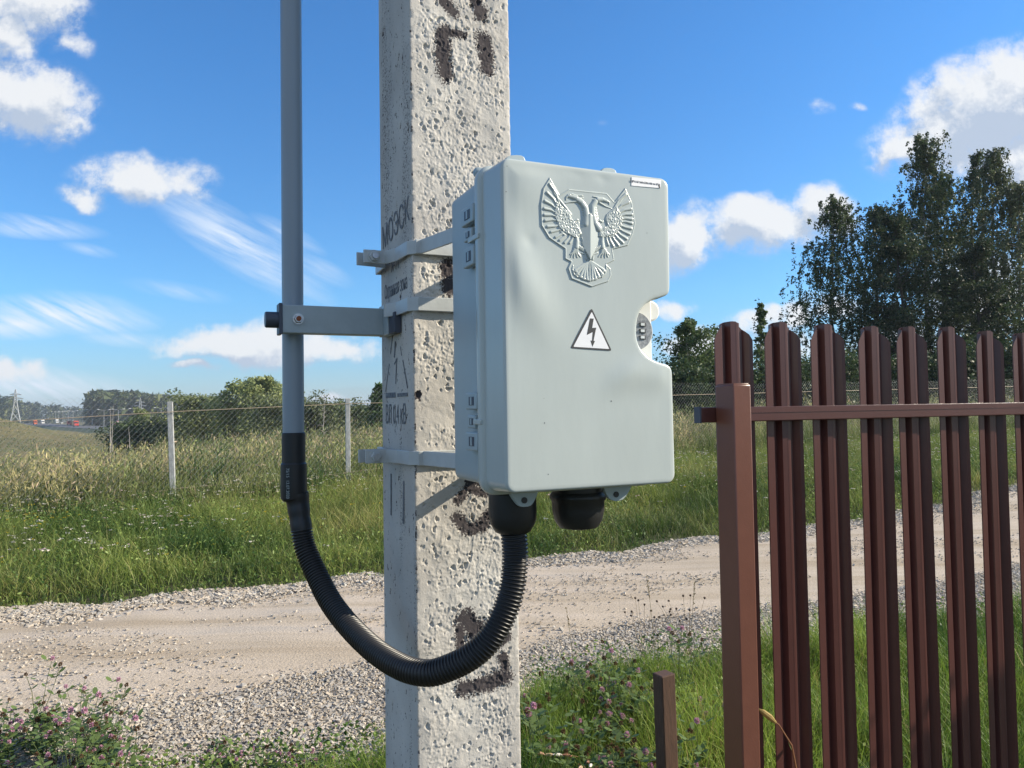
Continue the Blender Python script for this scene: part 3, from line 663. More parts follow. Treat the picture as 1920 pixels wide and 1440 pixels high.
# paper label
lb = flat([(1310, 187), (1510, 208), (1505, 263), (1308, 246)], -.0003, M['white'], 'paper_label', box, th=.0003)
def text(body, size, m, parent, Mx, name, ext=.0001, sx=1):
    cu = bpy.data.curves.new(name, 'FONT'); cu.body = body; cu.size = size; cu.extrude = ext; cu.align_x = 'CENTER'; cu.align_y = 'CENTER'
    o = bpy.data.objects.new('tmp', cu); COL.objects.link(o); bpy.context.view_layer.update()
    me = bpy.data.meshes.new_from_object(o.evaluated_get(bpy.context.evaluated_depsgraph_get())); bpy.data.objects.remove(o)
    me.transform(Mx @ Matrix.Diagonal((sx, 1, 1, 1)))
    return link(name, me, m, parent)
a0 = loc(820+1312/3.6, 280+219/3.6, 0); a1 = loc(820+1495/3.6, 280+238/3.6, 0); mid = (a0+a1)/2
text('ЩРН-М 360х220х100 пл IP54', .0034, M['ink'], lb, Matrix.Translation((mid.x-.0005, -.0007, mid.z)) @ Matrix.Rotation(math.pi/2, 4, 'X'), 'label_text', sx=.95)
flat([(1490, 238), (1498, 240), (1503, 262), (1494, 262)], -.0006, M['ink'], 'label_mark', lb, th=.0002)

# eagle emblem as a moulded relief; strokes traced at emblem scale
def ep(x, y): return lxz(960+x/5.334, 290+y/5.334)
res_ = .00042
plate = [(370, 228), (472, 402), (565, 345), (945, 385), (1020, 472), (1130, 330), (1197, 480), (1233, 690), (1207, 800), (1155, 912), (1003, 950), (1022, 1058), (945, 1098), (985, 1140), (991, 1210), (960, 1272), (795, 1327), (590, 1246), (553, 1135), (582, 1075), (524, 1045), (524, 945), (365, 837), (288, 710), (277, 500), (300, 340)]
PL = np.array([ep(*p) for p in plate]); x0, z0 = PL.min(0)-.002; x1, z1 = PL.max(0)+.002
gx = np.arange(x0, x1, res_); gz = np.arange(z0, z1, res_); GX, GZ = np.meshgrid(gx, gz); HF = np.zeros_like(GX)
K = (lxz(1100, 430)[0]-lxz(1000, 430)[0])/533.4
def segd(ax, az, bx, bz):
    dx, dz = bx-ax, bz-az; L2 = dx*dx+dz*dz+1e-12; t = np.clip(((GX-ax)*dx+(GZ-az)*dz)/L2, 0, 1); return np.hypot(GX-ax-t*dx, GZ-az-t*dz), t
def stroke(pts, r0, r1, h=1.0):
    """tapering rounded ridge along a polyline in trace units"""
    global HF
    Pq = [ep(*p) for p in pts]; n = len(Pq)-1
    for i, (a, b_) in enumerate(zip(Pq, Pq[1:])):
        d, t = segd(*a, *b_); r = (r0+(r1-r0)*(i+t)/n)*K; q = np.clip(1-(d/r)**2, 0, 1); HF = np.maximum(HF, np.sqrt(q)*h*r*.9)
def feather(root, tip, w, bend=0):
    mx, my = (root[0]+tip[0])/2, (root[1]+tip[1])/2; dx, dy = tip[0]-root[0], tip[1]-root[1]
    m_ = (mx-dy*bend, my+dx*bend); stroke([root, ((root[0]+m_[0])/2, (root[1]+m_[1])/2), m_, ((tip[0]*.5+m_[0]*.5), (tip[1]*.5+m_[1]*.5)), tip], w*.55, w*.95)
LW = [((470, 500), (367, 300)), ((455, 525), (342, 385)), ((450, 560), (322, 468)), ((450, 595), (316, 542)), ((460, 630), (318, 605)), ((470, 665), (328, 662)), ((490, 700), (350, 722)), ((515, 730), (385, 775)), ((540, 755), (430, 828)), ((565, 775), (472, 858)), ((590, 785), (520, 882)), ((620, 790), (572, 886))]
RW = [((1015, 535), (1130, 400)), ((1035, 560), (1160, 478)), ((1055, 590), (1182, 545)), ((1065, 620), (1190, 600)), ((1070, 650), (1192, 648)), ((1070, 675), (1192, 690)), ((1060, 700), (1186, 742)), ((1045, 728), (1168, 798)), ((1025, 752), (1140, 845)), ((1005, 770), (1103, 884)), ((985, 785), (1058, 908)), ((960, 795), (1008, 918)), ((935, 798), (958, 905))]
for k, (a, b_) in enumerate(LW): feather(a, b_, 15-(2 if k > 6 else 0), .08 if k < 6 else -.05)
for k, (a, b_) in enumerate(RW): feather(a, b_, 15-(1 if k > 6 else 0), -.08 if k < 6 else .05)
stroke([(372, 300), (420, 400), (480, 470), (540, 545), (580, 600)], 7, 13); stroke([(1130, 395), (1070, 480), (1000, 555), (945, 610), (935, 650), (955, 705)], 7, 13)
r2 = np.random.default_rng(3)
for j in range(4):                                                   # rows of covert feathers
    for k in range(13):
        u = k/12; lx = 575+(-118+j*30)*math.cos(u*1.9-.75)-8; ly = 655+(j*6)+ (165-j*30)*math.sin(u*1.9-.75)
        stroke([(lx+22, ly-14*math.cos(u*2)), (lx, ly)], 6, 9, 1.15)
        rx = 945+(118-j*30)*math.cos(u*1.9-.65)+8; ry = 680+(j*6)+(150-j*28)*math.sin(u*1.9-.65)
        stroke([(rx-22, ry-14*math.cos(u*2)), (rx, ry)], 6, 9, 1.15)
for u in np.linspace(0, 1, 9):
    stroke([(600+60*u, 700+20*math.sin(u*5)), (610+60*u, 760+15*math.sin(u*9))], 8, 10, 1.2); stroke([(880+60*u, 750-8*u), (875+60*u, 805-5*u)], 8, 10, 1.2)
def wfill(poly, s_, hh, sd_):
    global HF
    P_ = np.array([ep(*p) for p in poly]); m_ = inside(np.stack([GX.ravel(), GZ.ravel()], 1), P_).reshape(GX.shape); v_ = hh*K*(.55+.9*fbm(GX*900, GZ*700, 2, sd_)); HF = np.where(m_, np.maximum(HF, v_), HF)
wfill([(440, 470), (560, 580), (590, 640), (640, 700), (690, 790), (640, 840), (560, 800), (470, 740), (430, 640), (420, 540)], 0, 12, 61)
wfill([(1040, 520), (960, 600), (935, 660), (955, 710), (870, 750), (860, 820), (930, 830), (1010, 800), (1080, 740), (1100, 640)], 0, 12, 62)
# necks, heads, beaks
stroke([(640, 445), (690, 480), (730, 540), (742, 620), (735, 700)], 26, 36, .8); stroke([(830, 470), (800, 520), (800, 600), (825, 690), (860, 740)], 26, 34, .8)
for k in range(8): 
    stroke([(690+5*k, 500+26*k), (715+5*k, 530+24*k)], 6, 5, 1.9); stroke([(725+2*k, 500+24*k), (742+k, 535+24*k)], 6, 5, 1.9)
    stroke([(795+3*k, 510+25*k), (800+6*k, 545+25*k)], 6, 5, 1.9); stroke([(822+2*k, 505+25*k), (835+5*k, 540+26*k)], 6, 5, 1.9)
stroke([(640, 440), (600, 425), (560, 415)], 24, 16, .9); stroke([(575, 405), (540, 425), (535, 455)], 12, 6, 1.3); stroke([(640, 470), (570, 478), (530, 488)], 10, 5, 1.3)
stroke([(590, 400), (640, 412), (700, 412)], 8, 4, 2); stroke([(620, 425), (680, 440), (710, 432)], 8, 3, 2); stroke([(600, 428), (608, 430)], 7, 6, 2.6)
stroke([(850, 450), (900, 450), (945, 470)], 24, 15, .9); stroke([(935, 460), (965, 478), (968, 500)], 12, 5, 1.3); stroke([(870, 485), (930, 520), (990, 542)], 10, 4, 1.3)
stroke([(905, 440), (850, 430), (805, 422)], 8, 4, 2); stroke([(860, 455), (825, 445), (800, 452)], 8, 3, 2); stroke([(912, 452), (920, 455)], 7, 6, 2.6)
stroke([(650, 655), (625, 665), (640, 690)], 10, 5, 1.2); stroke([(870, 660), (895, 675), (905, 668)], 10, 5, 1.2)
# body halves meeting in a sharp keel
def poly_h(poly, fn):
    global HF
    P_ = np.array([ep(*p) for p in poly]); m_ = inside(np.stack([GX.ravel(), GZ.ravel()], 1), P_).reshape(GX.shape); HF = np.where(m_, np.maximum(HF, fn), HF)
kx0, kz0 = ep(768, 640); kx1, kz1 = ep(768, 1060)
keel = np.interp(GZ, [kz1, kz0], [kx1, kx0]); dk = np.abs(GX-keel)/K
body = np.clip(36-dk*.36, 3, 40)*K*.8
poly_h([(768, 590), (705, 660), (675, 770), (695, 900), (740, 1000), (768, 1062), (803, 1000), (848, 900), (868, 770), (832, 660)], body)
stroke([(690, 830), (752, 1010)], 5, 4, 2.4)
for s_, cx in ((-1, 0), (1, 0)):
    X_ = (lambda x: x) if s_ < 0 else (lambda x: 1540-x)
    stroke([(X_(640), 820), (X_(645), 870), (X_(640), 930)], 15, 24, .9)
    for k in range(6): stroke([(X_(640+k*14), 900+8*k), (X_(655+k*14), 935+9*k)], 9, 6, 1.6)
    for k, (tx, ty) in enumerate([(575, 1000), (585, 1025), (615, 1032), (650, 1030), (680, 1022)]): stroke([(X_(620+k*6), 950), (X_((620+tx)/2), 985), (X_(tx), ty)], 14, 6, 1.1)
    stroke([(X_(690), 985), (X_(730), 1000), (X_(738), 1050)], 6, 9, 1.1); stroke([(X_(700), 960), (X_(690), 930), (X_(655), 905)], 9, 6, 1.1)
    for k, (tx, ty) in enumerate([(628, 1160), (648, 1190), (680, 1218), (712, 1235), (745, 1243)]):
        stroke([(X_(758), 1062), (X_((758+tx)/2-8), (1075+ty)/2), (X_(tx), ty)], 6, 17, .85); stroke([(X_(tx-8), ty+6), (X_(tx+8), ty+10)], 14, 14, .9)
    stroke([(X_(605), 1110), (X_(600), 1150), (X_(615), 1195), (X_(650), 1225)], 5, 9, 1.2)
stroke([(770, 1065), (770, 1260)], 7, 13, 1.0)
inm = inside(np.stack([GX.ravel(), GZ.ravel()], 1), PL).reshape(GX.shape)
dl = np.full(GX.shape, 1.0)
for a, b_ in zip(PL, np.roll(PL, -1, 0)): dl = np.minimum(dl, segd(*a, *b_)[0])
edge_ = np.clip(dl/.0007, 0, 1)
tot = np.where(inm, .0006*edge_*(1+.5*np.exp(-((dl-.0012)/.0006)**2))+HF*.80*edge_, -.0004)
Y_ = -tot-warp(GX, GZ)-.00025
nz, nx_ = GX.shape; keepv = inm | (dl < .0005)
i = (np.arange(nz-1)[:, None]*nx_+np.arange(nx_-1)[None]); kq = (keepv[:-1, :-1] & keepv[1:, 1:] & keepv[:-1, 1:] & keepv[1:, :-1]); i = i[kq]
Vg = np.stack([GX, Y_, GZ], -1).reshape(-1, 3); Qg = np.stack([i, i+1, i+nx_+1, i+nx_], 1)
used, inv = np.unique(Qg, return_inverse=True); 
em = mesh_np('eagle_emblem', Vg[used], inv.reshape(-1, 4), M['plastic'], box, smooth=True)
em['label'] = 'embossed two-headed eagle with spread wings on a faceted plate'

# cable glands (things of the box) and conduit
def gland(px, yl, r, zlow, closed):
    a = loc(px, 955, yl); b = MB()
    pf = [(r*.9, .001), (r*1.12, 0), (r*1.12, -.006), (r*1.0, -.009), (r*1.0, zlow*.62), (r*.93, zlow*.80), (r*.74, zlow*.97), (r*.60, zlow)]
    if closed: pf = [(r*.9, .001), (r*.98, -.004), (r*.98, -.012), (r*1.08, -.016), (r*1.08, -.020), (r*1.0, -.024), (r*.99, zlow*.6), (r*.9, zlow*.82), (r*.72, zlow*.96), (r*.4, zlow), (r*.1, zlow)]
    b.lathe(pf, (0, 0, 0), 48, flute=(.035, zlow*.62, -.010)); o = b.build('cable_gland', M['black'], box, smooth=True, ang=38); o.location = (a.x, yl, -.001); return o
g1 = gland(961, .090, .0285, -.056, False); g1['label'] = 'open black gland holding the corrugated hose'
g2 = gland(1084, .090, .0325, -.058, True); g2['label'] = 'closed domed black gland without a hose'

# grey pipe with heat shrink and corrugated conduit: one riser assembly
hose = empty('cable_riser', at(549, 600, 1.129)*1.0, 0, label='grey pipe with black sleeve and corrugated hose looping up to the meter box', cat='cable conduit')
h0 = Vector(hose.location)
pxy = at(549, 600, 1.129); zb = at(554, 840, 1.129).z
b = MB(); b.tube([(pxy.x-h0.x, pxy.y-h0.y, zb-h0.z), (pxy.x-h0.x, pxy.y-h0.y, 5.2-h0.z)], .0153, 40); b.build('pipe', M['pipe'], hose, smooth=True)
z1_, z2_, z3_, z4_ = [at(554, q, 1.129).z for q in (811, 867, 870, 938)]
b = MB(); b.lathe([(.0160, z1_), (.0168, z1_-.001), (.0168, z2_), (.0184, z3_), (.0187, (z3_+z4_)/2), (.0190, z4_+.012), (.0183, z4_+.003), (.0150, z4_-.001)][::-1], (0, 0, 0), 40)
o = b.build('heat_shrink_sleeve', M['shrink'], hose, smooth=True); o.location = (pxy.x-h0.x, pxy.y-h0.y, -h0.z)
path = [(556, 925, 1.129), (559, 945, 1.129), (564, 982, 1.125), (572, 1026, 1.12), (594, 1078, 1.105), (619, 1127, 1.08), (655, 1174, 1.045), (702, 1219, .995), (749, 1249, .955), (789, 1261, .932), (825, 1258, .922), (883, 1231, .912), (926, 1188, .91), (956, 1120, .915), (966, 1050, .922), (964, 985, .927)]
ctrl = [at(*p)-h0 for p in path]; g1w = FR @ Vector(g1.location); ctrl[-1] = Vector((g1w.x, g1w.y, g1w.z-.045))-h0
def catmull(P, n):
    P = [2*P[0]-P[1]]+P+[2*P[-1]-P[-2]]; o = []
    for i in range(1, len(P)-2):
        for k in range(n):
            t = k/n; o.append(.5*((2*P[i])+(P[i+1]-P[i-1])*t+(2*P[i-1]-5*P[i]+4*P[i+1]-P[i+2])*t*t+(-P[i-1]+3*P[i]-3*P[i+1]+P[i+2])*t**3))
    o.append(P[-2]); return o
cv = np.array([p[:] for p in catmull(ctrl, 30)]); s_ = np.concatenate([[0], np.cumsum(np.linalg.norm(np.diff(cv, axis=0), axis=1))])
def along(s0, s1, step):
    t = np.arange(s0, s1, step); return np.stack([np.interp(t, s_, cv[:, k]) for k in range(3)], 1), t
sc0 = s_[np.argmin(np.linalg.norm(cv-np.array((at(566, 992, 1.124)-h0)[:]), axis=1))]
pts_, t = along(0, sc0+.004, .003); b = MB(); b.tube(pts_, [.0172-.0022*min(1, k/max(1, len(t)-1)*1.6)+.0003*math.sin(k*.9) for k in range(len(t))], 32); b.build('smooth_sleeve', M['shrink'], hose, smooth=True)
pitch = .0044; pts_, t = along(sc0, s_[-1], pitch/8)
ph = (t % pitch)/pitch; rr = .0133+.0024*np.clip(.5+1.2*np.sin(2*np.pi*ph), 0, 1)
b = MB(); b.tube(pts_, list(rr), 32); hm = b.build('corrugated_hose', M['conduit'], hose); hm.data.polygons.foreach_set('use_smooth', [True]*len(hm.data.polygons))
# printed text on the sleeve
for (body_, zc, rad_) in (('75/15  13.07.2020', (z3_+z4_)/2, .0188),):
    text(body_, .006, M['arm'], hose, Matrix.Translation((pxy.x-h0.x-.0035, pxy.y-h0.y-rad_-.0003, zc-h0.z)) @ Matrix.Rotation(math.pi/2, 4, 'Z').inverted() @ Matrix.Rotation(0, 4, 'X') @ Matrix.Rotation(math.pi/2, 4, 'Z') @ Matrix.Rotation(math.pi/2, 4, 'X') @ Matrix.Rotation(-math.pi/2, 4, 'Z'), 'sleeve_print', sx=1)

# ------------------------------------------------------------------ concrete pole (same heading as the box)
XP0, XP1, YP0, YP1 = -.0185, .1325, .262, .427
pole = empty('concrete_pole', FR @ Vector(((XP0+XP1)/2, (YP0+YP1)/2, -1.5122)), YAW, label='whitewashed pitted concrete utility pole with stencilled lettering carrying the meter box', cat='utility pole')
PI_ = pole.matrix_basis.inverted()
pc = Vector(((XP0+XP1)/2, (YP0+YP1)/2, -1.5122))
def pole_mat():
    m = bpy.data.materials.new('whitewashed_concrete'); m.use_nodes = True; t = m.node_tree; l = t.links.new; b = t.nodes['Principled BSDF']
    b.inputs['Roughness'].default_value = .92; b.inputs['Specular IOR Level'].default_value = .2
    tc = t.nodes.new('ShaderNodeTexCoord'); n = N(t, 'ShaderNodeTexNoise', inp={'Scale': 9., 'Detail': 8.}); l(tc.outputs['Object'], n.inputs['Vector'])
    r = t.nodes.new('ShaderNodeValToRGB'); l(n.outputs['Fac'], r.inputs[0]); r.color_ramp.elements[0].position = .3; r.color_ramp.elements[0].color = (.44, .415, .38, 1); r.color_ramp.elements[1].position = .7; r.color_ramp.elements[1].color = (.60, .575, .53, 1)
    a = t.nodes.new('ShaderNodeAttribute'); a.attribute_name = 'paint'; n3 = N(t, 'ShaderNodeTexNoise', inp={'Scale': 420., 'Detail': 3.}); l(tc.outputs['Object'], n3.inputs['Vector'])
    s = math_(t, 'ADD', a.outputs['Fac'], math_(t, 'MULTIPLY', math_(t, 'SUBTRACT', n3.outputs['Fac'], .5), 2.3)); mr = N(t, 'ShaderNodeMapRange', inp={'From Min': .35, 'From Max': .65}); l(s, mr.inputs['Value'])
    mx = t.nodes.new('ShaderNodeMix'); mx.data_type = 'RGBA'; l(mr.outputs[0], mx.inputs['Factor']); l(r.outputs[0], mx.inputs['A']); mx.inputs['B'].default_value = (.065, .057, .06, 1)
    l(mx.outputs['Result'], b.inputs['Base Color'])
    n2 = N(t, 'ShaderNodeTexNoise', inp={'Scale': 500., 'Detail': 4.}); l(tc.outputs['Object'], n2.inputs['Vector']); bp_ = N(t, 'ShaderNodeBump', inp={'Strength': .6, 'Distance': .0006}); l(n2.outputs['Fac'], bp_.inputs['Height']); l(bp_.outputs[0], b.inputs['Normal'])
    return m
PM = pole_mat()
zd = np.arange(1.02, 2.32, .00125); zs = np.concatenate([[-.3, .3, .8, .95], zd, [2.4, 2.7, 3.5, 5, 7.5]])
def taper(z): return 1+.008*(1.6-z)
def pits(U, Zg, n, r0, r1, umax, seed, ell=1.0, deep=.55, rim=.25):
    r_ = np.random.default_rng(seed); D = np.zeros_like(U); P = np.zeros_like(U); du = U[0, 1]-U[0, 0]
    for _ in range(n):
        r = r0+(r1-r0)*r_.random()**3.6; cu = r_.uniform(.004, umax-.004); cz = r_.uniform(1.02, 2.32); e_ = ell*r_.uniform(.7, 1.4); an = r_.uniform(-.6, .6)
        i0, i1 = np.searchsorted(U[0], [cu-2.2*r, cu+2.2*r]); j0, j1 = np.searchsorted(Zg[:, 0], [cz-2.2*r*e_-.001, cz+2.2*r*e_+.001])
        if i1-i0 < 1 or j1-j0 < 1: continue
        u = U[j0:j1, i0:i1]-cu; z_ = Zg[j0:j1, i0:i1]-cz; q = np.hypot(u*math.cos(an)+z_*math.sin(an), (-u*math.sin(an)+z_*math.cos(an))/e_)/r
        aa_ = np.arctan2(z_, u); q = q*(1+.22*math.sin(r_.uniform(0, 6))*np.sin(2*aa_+r_.uniform(0, 6))+.16*np.sin(3*aa_+r_.uniform(0, 6))+.10*np.sin(5*aa_+r_.uniform(0, 6)))
        D[j0:j1, i0:i1] += -deep*r*np.clip(1-q**2, 0, 1)**.6+rim*r*np.exp(-((q-1.15)/.28)**2)
        P[j0:j1, i0:i1] = np.maximum(P[j0:j1, i0:i1], np.clip(1.15-q, 0, 1))
    return D, P
# front face
us = np.linspace(0, XP1-XP0, 150); U, Zg = np.meshgrid(us, zs); wd_ = XP1-XP0
D, Pp = pits(U, Zg, 2700, .0006, .0035, wd_, 4, deep=.85, rim=.12)
D += (fbm(U*70, Zg*70, 3, 14)-.5)*.0017+(fbm(U*330, Zg*330, 3, 15)-.5)*.0022*ss(fbm(U*25, Zg*22, 2, 16), .42, .62)+(fbm(U*14, Zg*14, 2, 17)-.5)*.003
ridge = 1-np.abs(fbm(U*150, Zg*150, 3, 18)-.5)*6; D += np.clip(ridge, 0, 1)*.0007*ss(fbm(U*30, Zg*30, 2, 19), .4, .6)
fade = ss(np.minimum(U, wd_-U), 0, .006); D = D*(.15+.85*ss(np.minimum(U, wd_-U), .002, .022))*ss(Zg, .9, 1.0)
chip = -.0035*ss(fbm(Zg*170, Zg*0, 3, 23), .5, .75)*(1-ss(np.minimum(U, wd_-U), 0, .006)); D = D*fade+chip*.3-.0007*(1-ss(np.minimum(U, wd_-U), 0, .0015))
pnt = np.zeros_like(U)
def lp(px, py): p = loc(px, py, YP0); return p.x-XP0, p.z+1.5122
for pl_, r_p in [([(830, 62), (830, 100), (834, 140)], 16), ([(832, 60), (868, 66)], 8), ([(906, 72), (912, 100), (914, 128)], 15), ([(822, -15), (835, 5), (850, 22)], 13), ([(893, -5), (903, 30)], 14), ([(838, 498), (843, 540)], 15),
    ([(858, 938), (878, 915), (908, 925)], 9), ([(860, 975), (878, 992), (906, 985), (915, 968)], 13), ([(872, 1158), (890, 1178)], 19), ([(862, 1180), (864, 1220)], 9), ([(936, 1205), (948, 1195)], 10), ([(942, 1232), (946, 1250)], 10), ([(868, 1290), (900, 1285), (946, 1270)], 15), ([(880, 900), (900, 905)], 10)]:
    Q_ = [lp(*p) for p in pl_]; rr_ = r_p/1300
    for a, b_ in zip(Q_, Q_[1:]):
        dx, dz = b_[0]-a[0], b_[1]-a[1]; t_ = np.clip(((U-a[0])*dx+(Zg-a[1])*dz)/(dx*dx+dz*dz), 0, 1); d_ = np.hypot(U-a[0]-t_*dx, Zg-a[1]-t_*dz)
        pnt = np.maximum(pnt, np.clip(1.35-d_/rr_*.85, 0, 1.05)+(fbm(U*90, Zg*90, 2, 24)-.5)*.5*(d_ < rr_*1.5))
pnt = np.maximum(pnt, .32*np.clip(Pp*1.6-.4, 0, 1)); c_ = lp(784, 740); dd = np.hypot((U-c_[0])*1.4, Zg-c_[1]); pnt = np.maximum(pnt, 1.1*(dd < .007*(.4+1.2*fbm(U*200, Zg*200, 2, 25)))); D -= .002*(dd < .005)
pnt = np.maximum(pnt, .75*(fbm(Zg*95, Zg*0+2, 3, 29) > .62)*(U < .0028))
tp = taper(Zg)
def grid_faces(nr, nc):
    i = (np.arange(nr-1)[:, None]*nc+np.arange(nc-1)[None]).ravel(); return np.stack([i, i+1, i+nc+1, i+nc], 1)
Xf = (U+XP0-pc.x)*tp; Yf = (YP0-pc.y)*tp-D; Vf = np.stack([Xf, Yf, Zg], -1).reshape(-1, 3); Ff = grid_faces(*U.shape); pf_ = pnt.ravel()
mesh_np('front_face', Vf, Ff, PM, pole, smooth=True, att={'paint': pf_})
# left face
vs = np.linspace(0, YP1-YP0, 110); Vv, Zl = np.meshgrid(vs, zs)
D2, P2_ = pits(Vv, Zl, 620, .0006, .0024, YP1-YP0, 8, ell=3.4, deep=.7, rim=.04)
D2 += (fbm(Vv*40, Zl*12, 3, 33)-.5)*.0012; fd = ss(np.minimum(Vv, (YP1-YP0)-Vv), 0, .005); D2 = D2*fd-.0007*(1-ss(np.minimum(Vv, (YP1-YP0)-Vv), 0, .0015))
chipL = chip[:, :1]*(1-ss(Vv, 0, .004)); D2 = D2+chipL*.6
Xl = (XP0-pc.x)*taper(Zl)-D2; Yl = (Vv+YP0-pc.y)*taper(Zl); Vl = np.stack([Xl, Yl, Zl], -1).reshape(-1, 3)
stain = .30*ss(fbm(Vv*30, Zl*3, 3, 35), .55, .75)
pl2 = np.maximum(np.clip(P2_*1.9-.25, 0, .9), stain)
mesh_np('side_face', Vl, grid_faces(*Vv.shape)[:, ::-1], PM, pole, smooth=True, att={'paint': pl2.ravel()})
# back and right sides, top
b = MB(); z_a, z_b = -.3, 7.5; ins_ = .0016
def cor(x, y, z): return b.bm.verts.new(((x-pc.x)*taper(z), (y-pc.y)*taper(z), z))
lo_ = [cor(XP0+ins_, YP0+ins_+.002, z_a), cor(XP1-.0006, YP0+.0012, z_a), cor(XP1-.0006, YP1-.0006, z_a), cor(XP0+ins_, YP1-.0006, z_a)]; hi_ = [cor(XP0+ins_, YP0+ins_+.002, z_b), cor(XP1-.0006, YP0+.0012, z_b), cor(XP1-.0006, YP1-.0006, z_b), cor(XP0+ins_, YP1-.0006, z_b)]
for k in (1, 2): b.bm.faces.new((lo_[k], lo_[(k+1) % 4], hi_[(k+1) % 4], hi_[k]))
b.bm.faces.new(hi_); o = b.build('rear_faces', PM, pole)
# stencils on the left face: text plane faces -x, reading from the back to the front
def side_text(body_, size, px, py, sx=1, rot=0, name='stencil_text'):
    p = locx(px, py, XP0); Mx = Matrix.Translation((XP0-pc.x-.0006+(taper(p.z+1.5122)-1)*(XP0-pc.x), p.y-pc.y, p.z+1.5122)) @ Matrix.Rotation(-math.pi/2, 4, 'Z') @ Matrix.Rotation(math.pi/2, 4, 'X') @ Matrix.Rotation(rot, 4, 'Z')
    return text(body_, size, M['paint'], pole, Mx, name, sx=sx)
side_text('МОЭСК', .048, 741, 424, sx=.80, rot=.10); side_text('№71', .030, 741, 495, sx=.7); side_text('Охранная зона', .030, 742, 540, sx=.55)
side_text('ВЛ 0,4 кВ', .040, 742, 779, sx=.62)
def side_poly(lines, name='stencil_mark'):
    b = MB()
    for pl_, wdt in lines:
        Q_ = [locx(*p, XP0) for p in pl_]
        for a, c_ in zip(Q_, Q_[1:]):
            d = Vector((0, c_.y-a.y, c_.z-a.z)); n_ = Vector((0, -d.z, d.y)).normalized()*wdt/2; x_ = XP0-.0006+(taper(a.z+1.5122)-1)*(XP0-pc.x)
            vs_ = [b.bm.verts.new((x_-pc.x, q.y-pc.y, q.z+1.5122)) for q in (a+n_, c_+n_, c_-n_, a-n_)]; f = b.bm.faces.new(vs_)
            e_ = bmesh.ops.extrude_face_region(b.bm, geom=[f]); bmesh.ops.translate(b.bm, vec=(-.0002, 0, 0), verts=[v for v in e_['geom'] if isinstance(v, bmesh.types.BMVert)])
    return b.build(name, M['paint'], pole)
t_ = lambda x, y: (700+x/6.26, 600+y/6.26)
side_poly([([t_(238, 110), t_(205, 395)], .003), ([t_(192, 515), t_(148, 840)], .003), ([t_(320, 310), t_(338, 420)], .0015), ([t_(350, 470), t_(405, 800)], .003), ([t_(262, 250), t_(250, 440)], .0055), ([t_(285, 450), t_(250, 520)], .003), ([t_(278, 460), t_(266, 750)], .004), ([t_(150, 885), t_(262, 880)], .0075), ([t_(285, 882), t_(405, 872)], .005)], 'warning_stencil')
side_poly([([(734, 888), (734, 966)], .006)], 'digit_stencil'); side_poly([([(758, 902), (757, 982)], .007)], 'digit_stencil')

# straps, standoffs, arm
def strap_set(name, zc, zpl, label, plates=True, lug=True):
    r = empty(name, FR @ Vector((XP0-.01, .345, zc-1.5122)), YAW, label=label, cat='bracket', group='steel straps round the pole')
    ro = Vector((XP0-.01, .345, zc-1.5122)); h = .0095; tp_ = taper(zc)
    x0_, x1_ = pc.x+(XP0-pc.x)*tp_-.0035, pc.x+(XP1-pc.x)*tp_+.0035; y0_, y1_ = YP0-.0042, YP1+.002
    b = MB(); path_ = [(x1_+.004, y1_), (x1_, y0_+.004), (x1_-.004, y0_), (x0_+.010, y0_), (x0_, y0_+.010), (x0_-.002, .318), (x0_-.012, .342), (x0_-.045 if lug else x0_-.016, .342)]
    path_ = [(p[0]-ro.x, p[1]-ro.y) for p in path_]
    b.ribbon(path_, -h, h, .003); b.build('band', M['steel'], r, bev=.0008)
    if lug:
        b = MB(); b.ribbon([(x1_+.002-ro.x, y1_+.003-ro.y), (x0_-.004-ro.x, y1_+.003-ro.y), (x0_-.008-ro.x, .372-ro.y), (x0_-.050-ro.x, .364-ro.y)], -h, h, .003); b.build('rear_band', M['steel'], r, bev=.0008)
        bx, by = x0_-.030-ro.x, .342-ro.y
        b = MB(); b.lathe([(.0042, -.012), (.0042, .034)], (bx, by, 0), 16, 'Y'); b.build('bolt_shank', M['zinc'], r, smooth=True)
        b = MB(); b.lathe([(.0095, -.0045), (.0095, -.003)], (bx, by, 0), 24, 'Y'); b.lathe([(.0070, -.0085), (.0078, -.0075), (.0078, -.0045)], (bx, by, 0), 6, 'Y'); b.build('bolt_head', M['steel'], r)
        b = MB(); b.lathe([(.0078, .024), (.0078, .031)], (bx, by, 0), 6, 'Y'); b.build('nut', M['zinc'], r)
    if plates:
        for xx in (XP0+.0115, XP1-.012):
            b = MB(); b.ribbon([(xx-.010-ro.x, YP0-.0085-ro.y), (xx-ro.x, YP0-.0085-ro.y), (xx+(.0165 if xx < .05 else 0)-ro.x, .1724-ro.y), (xx+.028-ro.x, .1724-ro.y)], -h*1.02, h*1.02, -.003); b.build('standoff_plate', M['steel'], r, bev=.0008)
    return r
strap_set('pole_strap', at(776, 461, 1.04).z, 0, 'upper grey steel strap bolted round the pole with plates out to the box top')
mid_s = strap_set('pole_strap', at(776, 568, 1.04).z, 0, 'middle grey steel strap round the pole holding the sideways pipe arm', plates=False, lug=False)
strap_set('pole_strap', at(780, 860, 1.04).z, 0, 'lower grey steel strap bolted round the pole beside the number 11 stencil')
